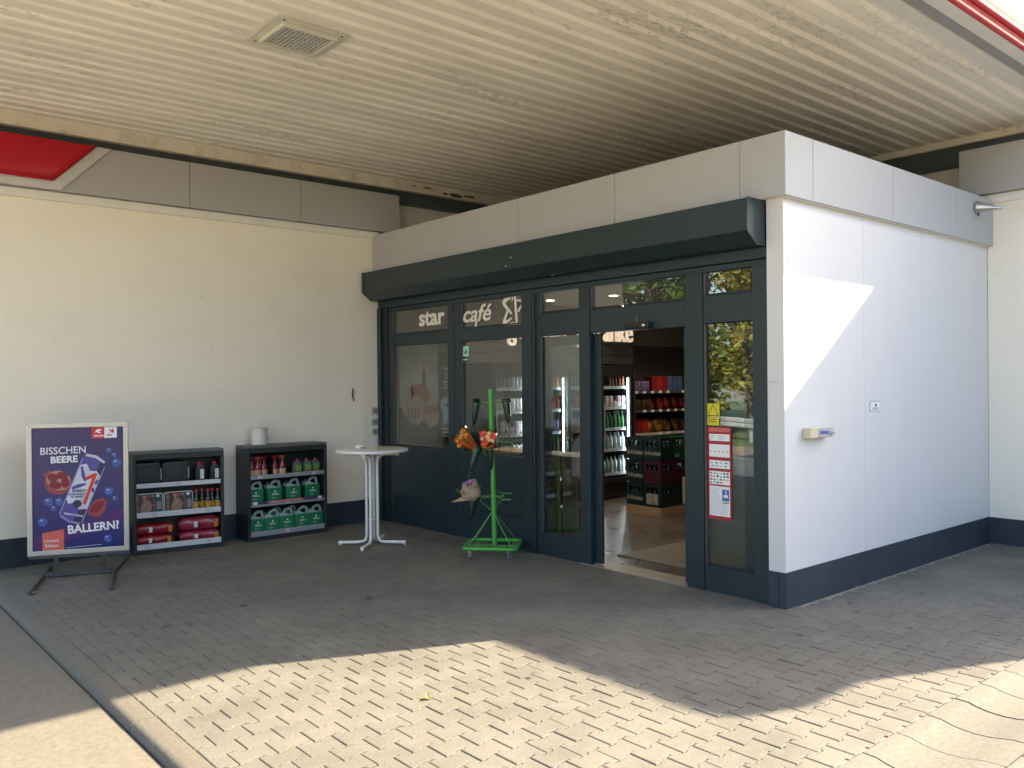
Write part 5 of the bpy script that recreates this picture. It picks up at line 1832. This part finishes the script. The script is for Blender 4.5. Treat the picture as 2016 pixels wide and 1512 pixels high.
b1 = bouquet('bouquet', 'bouquet in orange wrapping tilted to the left on the flower stand', stand_w(-.17, .03, 1.145), (0, 0, 0))
b1.rotation_euler = (Matrix.Rotation(rcam, 4, 'Z') @ Matrix.Rotation(rad(-52), 4, 'Y')).to_euler()
wrap_cone('wrap', ORW, [(.018, -.02), (.045, .05), (.075, .13), (.085, .17)], b1, .10, 3)
wrap_cone('cellophane', CEL, [(.04, .03), (.085, .15), (.115, .25)], b1, .14, 4)
sprigs(b1, 'dry_grass', DRY, 70, .05, .29, .10, .004, 5)
sprigs(b1, 'foliage', LF1, 30, .05, .22, .08, .012, 6)
for k, (x, y_, z) in enumerate(((.05, -.06, .17), (.01, -.08, .20), (-.04, -.07, .21), (-.07, -.05, .16), (.07, -.04, .22))):
    bloom(b1, (x, y_, z), .034, PET['org'], 10 + k)
b2 = bouquet('bouquet', 'upright bouquet of red and yellow flowers in orange wrapping before the green pole', stand_w(-.045, .145, 1.165), (0, 0, 0))
b2.rotation_euler = (Matrix.Rotation(rcam, 4, 'Z') @ Matrix.Rotation(rad(20), 4, 'X')).to_euler()
wrap_cone('wrap', ORW, [(.018, -.02), (.055, .0), (.070, .03), (.078, .055)], b2, .06, 7)
wrap_cone('cellophane', CEL, [(.06, .0), (.088, .10), (.10, .19)], b2, .10, 8)
sprigs(b2, 'dry_grass', DRY, 40, .02, .24, .095, .003, 9)
sprigs(b2, 'foliage', LF1, 60, .02, .17, .085, .013, 10)
for k, (x, y_, z, c_, r_) in enumerate(((-.035, -.08, .185, 'red', .040), (.06, -.08, .165, 'red', .044), (-.02, -.095, .105, 'red', .044), (.005, -.10, .165, 'yel', .024), (.025, -.10, .135, 'yel', .024), (-.05, -.095, .145, 'yel', .022), (.055, -.10, .12, 'yel', .022), (.02, -.09, .20, 'yel', .022))):
    bloom(b2, (x, y_, z), r_, PET[c_], 30 + k)
b3 = bouquet('bouquet', 'bouquet wrapped in brown printed paper low on the flower stand', stand_w(-.215, .05, .62), (0, 0, 0))
b3.rotation_euler = (Matrix.Rotation(rcam, 4, 'Z') @ Matrix.Rotation(rad(-14), 4, 'Y')).to_euler()
wrap_cone('paper_wrap', KRF, [(.02, -.03), (.085, .0), (.105, .04), (.10, .10), (.088, .155)], b3, .07, 12, openf=lambda a_: .05 * max(0, math.cos(a_)) ** 8 - .02 * max(0, math.cos(a_ - 3.1)))
MB().add([(-.06, -.06, .01), (-.08, -.02, .05), (-.10, .02, .03), (-.23, -.02, .02), (-.05, -.065, .0)], [(0, 1, 3), (1, 2, 3), (4, 0, 3)]).build('paper_corner', KRF, b3)
sprigs(b3, 'foliage', mat_leaf('pale_leaf', (.20, .28, .06), (.38, .42, .14)), 26, .04, .20, .085, .026, 13)
sprigs(b3, 'foliage', LF1, 12, .04, .18, .12, .022, 14, (-.04, 0))
for k, (x, y_, z) in enumerate(((.0, -.03, .165), (.035, -.02, .17), (.06, .01, .17), (-.03, -.02, .165), (.02, .03, .175))):
    bloom(b3, (x, y_, z), .03, PET['pnk'], 50 + k)
text('lettering', 'FLOWERS', .038, M('paper_print', (.10, .08, .07), .7), b3, frame((.0, -.0835, .105), (1, .12, .05), (0, .05, 1)), .0003, sx=.8)

# ------------------------------------------------------------------ small wall fittings
W6 = 6.154


def wall_plate(label, x, z, w, h, kind_):
    t_ = thing('wall_switch', label, 'switch', (x, W6, z), group='switches on the left wall')
    col = M('plate_cream', (.55, .47, .36), .45) if kind_ == 0 else M('plate_grey_%d' % len(MATS), (.48, .47, .45), .4)
    box('plate', (-w / 2, w / 2, -.022, -.0005, -h / 2, h / 2), col, t_, bevel=.006, seg=2)
    box('insert', (-w * .28, w * .28, -.0265, -.0225, -h * .28, h * .28), M('insert_%d' % len(MATS), (.24, .235, .22), .5), t_, bevel=.002)
    if kind_ == 2:
        MB().lathe([(.008, 0), (.008, .012)], 8).xform(Matrix.Translation((0.012, -.026, 0)) @ Matrix.Rotation(rad(90), 4, 'X')).build('key_barrel', CHROME, t_)


wall_plate('cream framed wall plate, topmost of three beside the shopfront', -.048, 1.476, .105, .095, 0)
wall_plate('grey key switch, middle of three beside the shopfront', -.05, 1.328, .11, .09, 2)
wall_plate('grey key switch, lowest of three beside the shopfront', -.05, 1.197, .10, .09, 2)
t_ = thing('small_wall_sign', 'tiny grey printed sign on the wall above the switches', 'sign', (.045, W6, 1.576))
box('plate', (-.03, .03, -.004, -.0005, -.03, .03), M('tiny_sign', (.45, .40, .33), .5, var=.5, vscale=60), t_)
t_ = thing('cable_stub', 'short black cable stub sticking out of the left wall', 'cable', (-.385, W6, 1.70))
MB().tube([(0, -.002, .082), (.006, -.014, .05), (-.006, -.018, .0), (.002, -.012, -.04), (.014, -.010, -.06), (.018, -.012, -.085)], [.008, .011, .010, .010, .006, .009], 7).build('cable', BLACKP, t_, smooth=60)
# intercom style device and notice on the right wall
dv = thing('wall_control_box', 'cream control box with a blue label and knob on the white right wall', 'control box', (.27, 0, 1.365))
CRB = M('control_cream', (.62, .54, .36), .45)
box('housing', (0, .36, -.075, -.0005, 0, .085), CRB, dv, bevel=.006, seg=2)
box('front_plate', (.125, .345, -.080, -.0755, .008, .078), M('control_plate', (.42, .45, .50), .4), dv)
box('label_strip', (.14, .27, -.0815, -.0805, .028, .056), M('control_blue', (.10, .10, .28), .4), dv)
MB().lathe([(.024, 0), (.022, .02), (.012, .024), (.012, .035)], 12).xform(Matrix.Translation((.315, -.080, .040)) @ Matrix.Rotation(rad(90), 4, 'X')).build('knob', M('knob_pale', (.55, .52, .48), .4), dv, smooth=40)
nt = thing('small_notice', 'small square pictogram notice on the white right wall', 'notice', (1.415, 0, 1.55))
box('plate', (0, .20, -.004, -.0005, 0, .095), M('notice_edge', (.25, .27, .33), .5), nt)
box('face', (.006, .194, -.0052, -.0042, .006, .089), PAPER, nt)
art(nt, 'pictogram', [(.085, .045), (.11, .04), (.125, .06), (.115, .075), (.095, .065)], -.0058, PRINTK)
for k in range(2):
    art(nt, 'text_line', [(.04, .018 + k * .011), (.16, .018 + k * .011), (.16, .023 + k * .011), (.04, .023 + k * .011)], -.0058, PRINTK)
# spot lamp on the fascia
wl = thing('fascia_lamp', 'small silver pointed outdoor lamp on the right end of the fascia', 'wall lamp', (3.70, -.066, 3.69))
MB().lathe([(.065, 0), (.065, .02), (.055, .03)], 14).xform(Matrix.Rotation(rad(90), 4, 'X')).build('base_plate', CHROME, wl, smooth=40)
V = []
n = 12
cone = MB()
ringp = [(-.03 + .062 * math.cos(2 * math.pi * k / n), -.03, .062 * math.sin(2 * math.pi * k / n)) for k in range(n)]
tip = [(.0 + .006 * math.cos(2 * math.pi * k / n), -.26, -.045 + .006 * math.sin(2 * math.pi * k / n)) for k in range(n)]
cone.add(ringp + tip, [(k, (k + 1) % n, n + (k + 1) % n, n + k) for k in range(n)] + [tuple(range(n)), tuple(range(2 * n - 1, n - 1, -1))])
cone.build('shade', CHROME, wl, smooth=60)
MB().tube([(0, -.02, -.06), (0, -.02, -.09)], .010, 8).build('cable_gland', BLACKP, wl)

# litter: fallen leaves and gum spots
lg_ = mat_leaf('fallen_leaf', (.30, .24, .05), (.48, .42, .14), .2)
for (x, y_, lb_, s_) in ((-3.28, .33, 'pale fallen leaf on the sunlit pavers', .035), (-.68, 1.98, 'curled dry leaf on the shaded pavers before the door', .03), (2.05, -.08, 'small dry leaf by the right plinth', .03), (-4.45, 4.75, 'pale dry leaf by the foot of the poster stand', .035)):
    m_ = MB()
    pts = [(0, -1.2, 0), (.35, -.5, .25), (.8, -.4, .5), (.45, .1, .2), (.5, .8, .45), (0, 1.2, .2), (-.45, .7, .5), (-.4, .1, .15), (-.8, -.3, .55), (-.3, -.5, .2)]
    P_ = [(p[0] * s_, p[1] * s_, p[2] * s_ + .004) for p in pts]
    m_.add(P_ + [(0, 0, .006)], [(k, (k + 1) % 10, 10) for k in range(10)])
    t_ = m_.build('fallen_leaf', lg_, None, loc=(x, y_, .002), rotz=RND.uniform(0, 6), label=lb_, cat='leaf')
gs = MB()
rg = random.Random(8)
for x, y_, s_ in ((-.03, -.62, .022), (.35, -.42, .02), (.55, -.25, .024), (-.55, -.45, .03), (.9, -.35, .02), (.2, -.9, .03), (1.3, -.5, .022), (-1.2, -.3, .018), (-2.3, 2.6, .03), (-3.2, 3.1, .04), (-1.0, 2.6, .02), (-2.6, .2, .02), (-3.9, 2.9, .03)):
    gs.poly([(x + q[0], y_ + q[1], .0032) for q in ell(0, 0, s_, s_ * .8, 9, rg.uniform(0, 3))])
gs.build('gum_spots', M('gum_spot', (.06, .058, .055), .7), pavement, kind='stuff')
# crumbs and dust by the plinths
db = MB()
for k in range(260):
    if k < 130:
        x, y_ = rg.uniform(-4.4, 3.9), 0
        y_ = (6.10 - abs(rg.gauss(0, .04))) if x < 0 else -abs(rg.gauss(0, .035)) - .012
    else:
        x, y_ = rg.uniform(-4.4, 1.5), rg.uniform(-1.6, 5.9)
        if x > -.02 and y_ > -.02:
            continue
    s_ = rg.uniform(.003, .009)
    a_ = rg.uniform(0, 6)
    db.add([(x + s_ * math.cos(a_ + q), y_ + s_ * math.sin(a_ + q) * .7, .0025) for q in (0, 2.1, 4.2)] + [(x, y_, .0025 + s_ * .6)], [(0, 1, 3), (1, 2, 3), (2, 0, 3)])
db.build('grit', M('grit', (.42, .38, .30), .9, var=.3, vscale=50, world_space=True), pavement, kind='stuff')

# ------------------------------------------------------------------ trees and guard rail left of the building, mirrored in the glass
LFA = mat_leaf('foliage_green', (.030, .075, .012), (.14, .20, .035), .3)
LFB = mat_leaf('foliage_yellow_green', (.09, .12, .02), (.34, .28, .06), .3)
BARK = M('bark', (.10, .075, .05), .9, var=.3, vscale=6, bump=.6, bscale=20)


def tree(label, x, y_, h, cr_, leaf, seed):
    q = random.Random(seed)
    t_ = thing('roadside_tree', label, 'tree', (x, y_, -.1), group='trees beyond the left wall')
    tm = MB().tube([(0, 0, 0), (.08, .05, h * .25), (-.05, .1, h * .5), (.05, 0, h * .85)], [.24, .19, .13, .04], 9)
    lm = MB()
    tips = []
    for k in range(16):
        a_ = q.uniform(0, 6.28)
        z = h * q.uniform(.18, .8)
        L_ = cr_ * q.uniform(.6, 1.0) * (1.1 - .55 * abs(z / h - .45))
        e_ = Vector((math.cos(a_) * L_, math.sin(a_) * L_, z + L_ * q.uniform(.15, .6)))
        m1 = e_ * .5 + Vector((0, 0, z * .5 + .1))
        lm.tube([(0, 0, z), m1, e_], [.07, .045, .015], 6)
        tips += [e_, m1, (m1 + e_) / 2]
    tm.build('trunk', BARK, t_, smooth=60)
    lm.build('limbs', BARK, t_, smooth=60)
    V, F = [], []
    cl = tips + [Vector((q.gauss(0, cr_ * .35), q.gauss(0, cr_ * .35), h * q.uniform(.12, 1.0))) for _ in range(46)]
    for c_ in cl:
        R_ = q.uniform(.45, .95)
        for _ in range(62):
            d = Vector((q.gauss(0, 1), q.gauss(0, 1), q.gauss(0, .7)))
            p = c_ + d.normalized() * R_ * q.random() ** .45
            s_ = q.uniform(.05, .13)
            u = Vector((q.gauss(0, 1), q.gauss(0, 1), q.gauss(0, .6))).normalized()
            w = u.cross(Vector((q.gauss(0, 1), q.gauss(0, 1), q.gauss(0, 1)))).normalized()
            b0 = len(V)
            V += [p - u * s_ * 1.5, p + w * s_ * .7, p + u * s_ * 1.5, p - w * s_ * .7]
            F.append((b0, b0 + 1, b0 + 2, b0 + 3))
    MB().add(V, F).build('crown', leaf, t_)


tree('tall green tree mirrored at the left of the wide door transom', -17.2, 16.0, 10.5, 3.4, LFA, 1)
tree('yellow green tree mirrored in the middle of the right door pane', -21.0, 14.3, 9.5, 3.2, LFB, 2)
tree('dark green tree mirrored at the right edge of the right door pane', -24.5, 12.2, 11.0, 3.6, LFA, 3)
tree('yellowing tree mirrored at the right of the wide door transom', -20.2, 18.4, 11.5, 3.6, LFB, 4)
tree('bushy green tree mirrored low behind the pale rail', -27.0, 17.0, 11.0, 3.8, LFA, 5)
tree('large green tree behind the mirrored guard rail', -24.0, 21.0, 12.5, 4.0, LFA, 6)
gr = thing('guard_rail', 'pale metal guard rail by the road mirrored in the right door pane', 'guard rail', (-17.6, 13.4, -.1), rad(118))
GALV = M('galvanised', (.50, .52, .55), .45, metal=.5)
MB().prism([(0, .42), (-.05, .46), (-.05, .54), (0, .58), (-.05, .62), (-.05, .70), (0, .74), (.02, .74), (-.03, .70), (-.03, .62), (.02, .58), (-.03, .54), (-.03, .46), (.02, .42)], -9, 9, 'x').build('beam', GALV, gr)
for k in range(9):
    box('post', (-8.4 + k * 2.1, -8.3 + k * 2.1, .03, .10, 0, .72), GALV, gr)

# added hedge, out of view behind the camera, blocks the low sky
hd_ = thing('sky_block_hedge', 'long added hedge out of view behind the viewer, blocking low sky', 'hedge', (0, -15, -.14))
q = random.Random(77)
V, F = [], []
for k in range(9000):
    x, z = q.uniform(-26, 22), q.uniform(.1, 4.6)
    yv = q.gauss(0, .28)
    s_ = q.uniform(.10, .22)
    u = Vector((q.gauss(0, 1), q.gauss(0, .5), q.gauss(0, 1))).normalized()
    w = u.cross(Vector((q.gauss(0, 1), q.gauss(0, 1), q.gauss(0, 1)))).normalized()
    p = Vector((x, yv, z))
    b0 = len(V)
    V += [p - u * s_ * 1.4, p + w * s_ * .8, p + u * s_ * 1.4, p - w * s_ * .8]
    F.append((b0, b0 + 1, b0 + 2, b0 + 3))
MB().add(V, F).build('leaves', LFA, hd_)
MB().box(-26, 22, -.2, .2, 0, 4.3).build('sky_block_core', BARK, hd_)
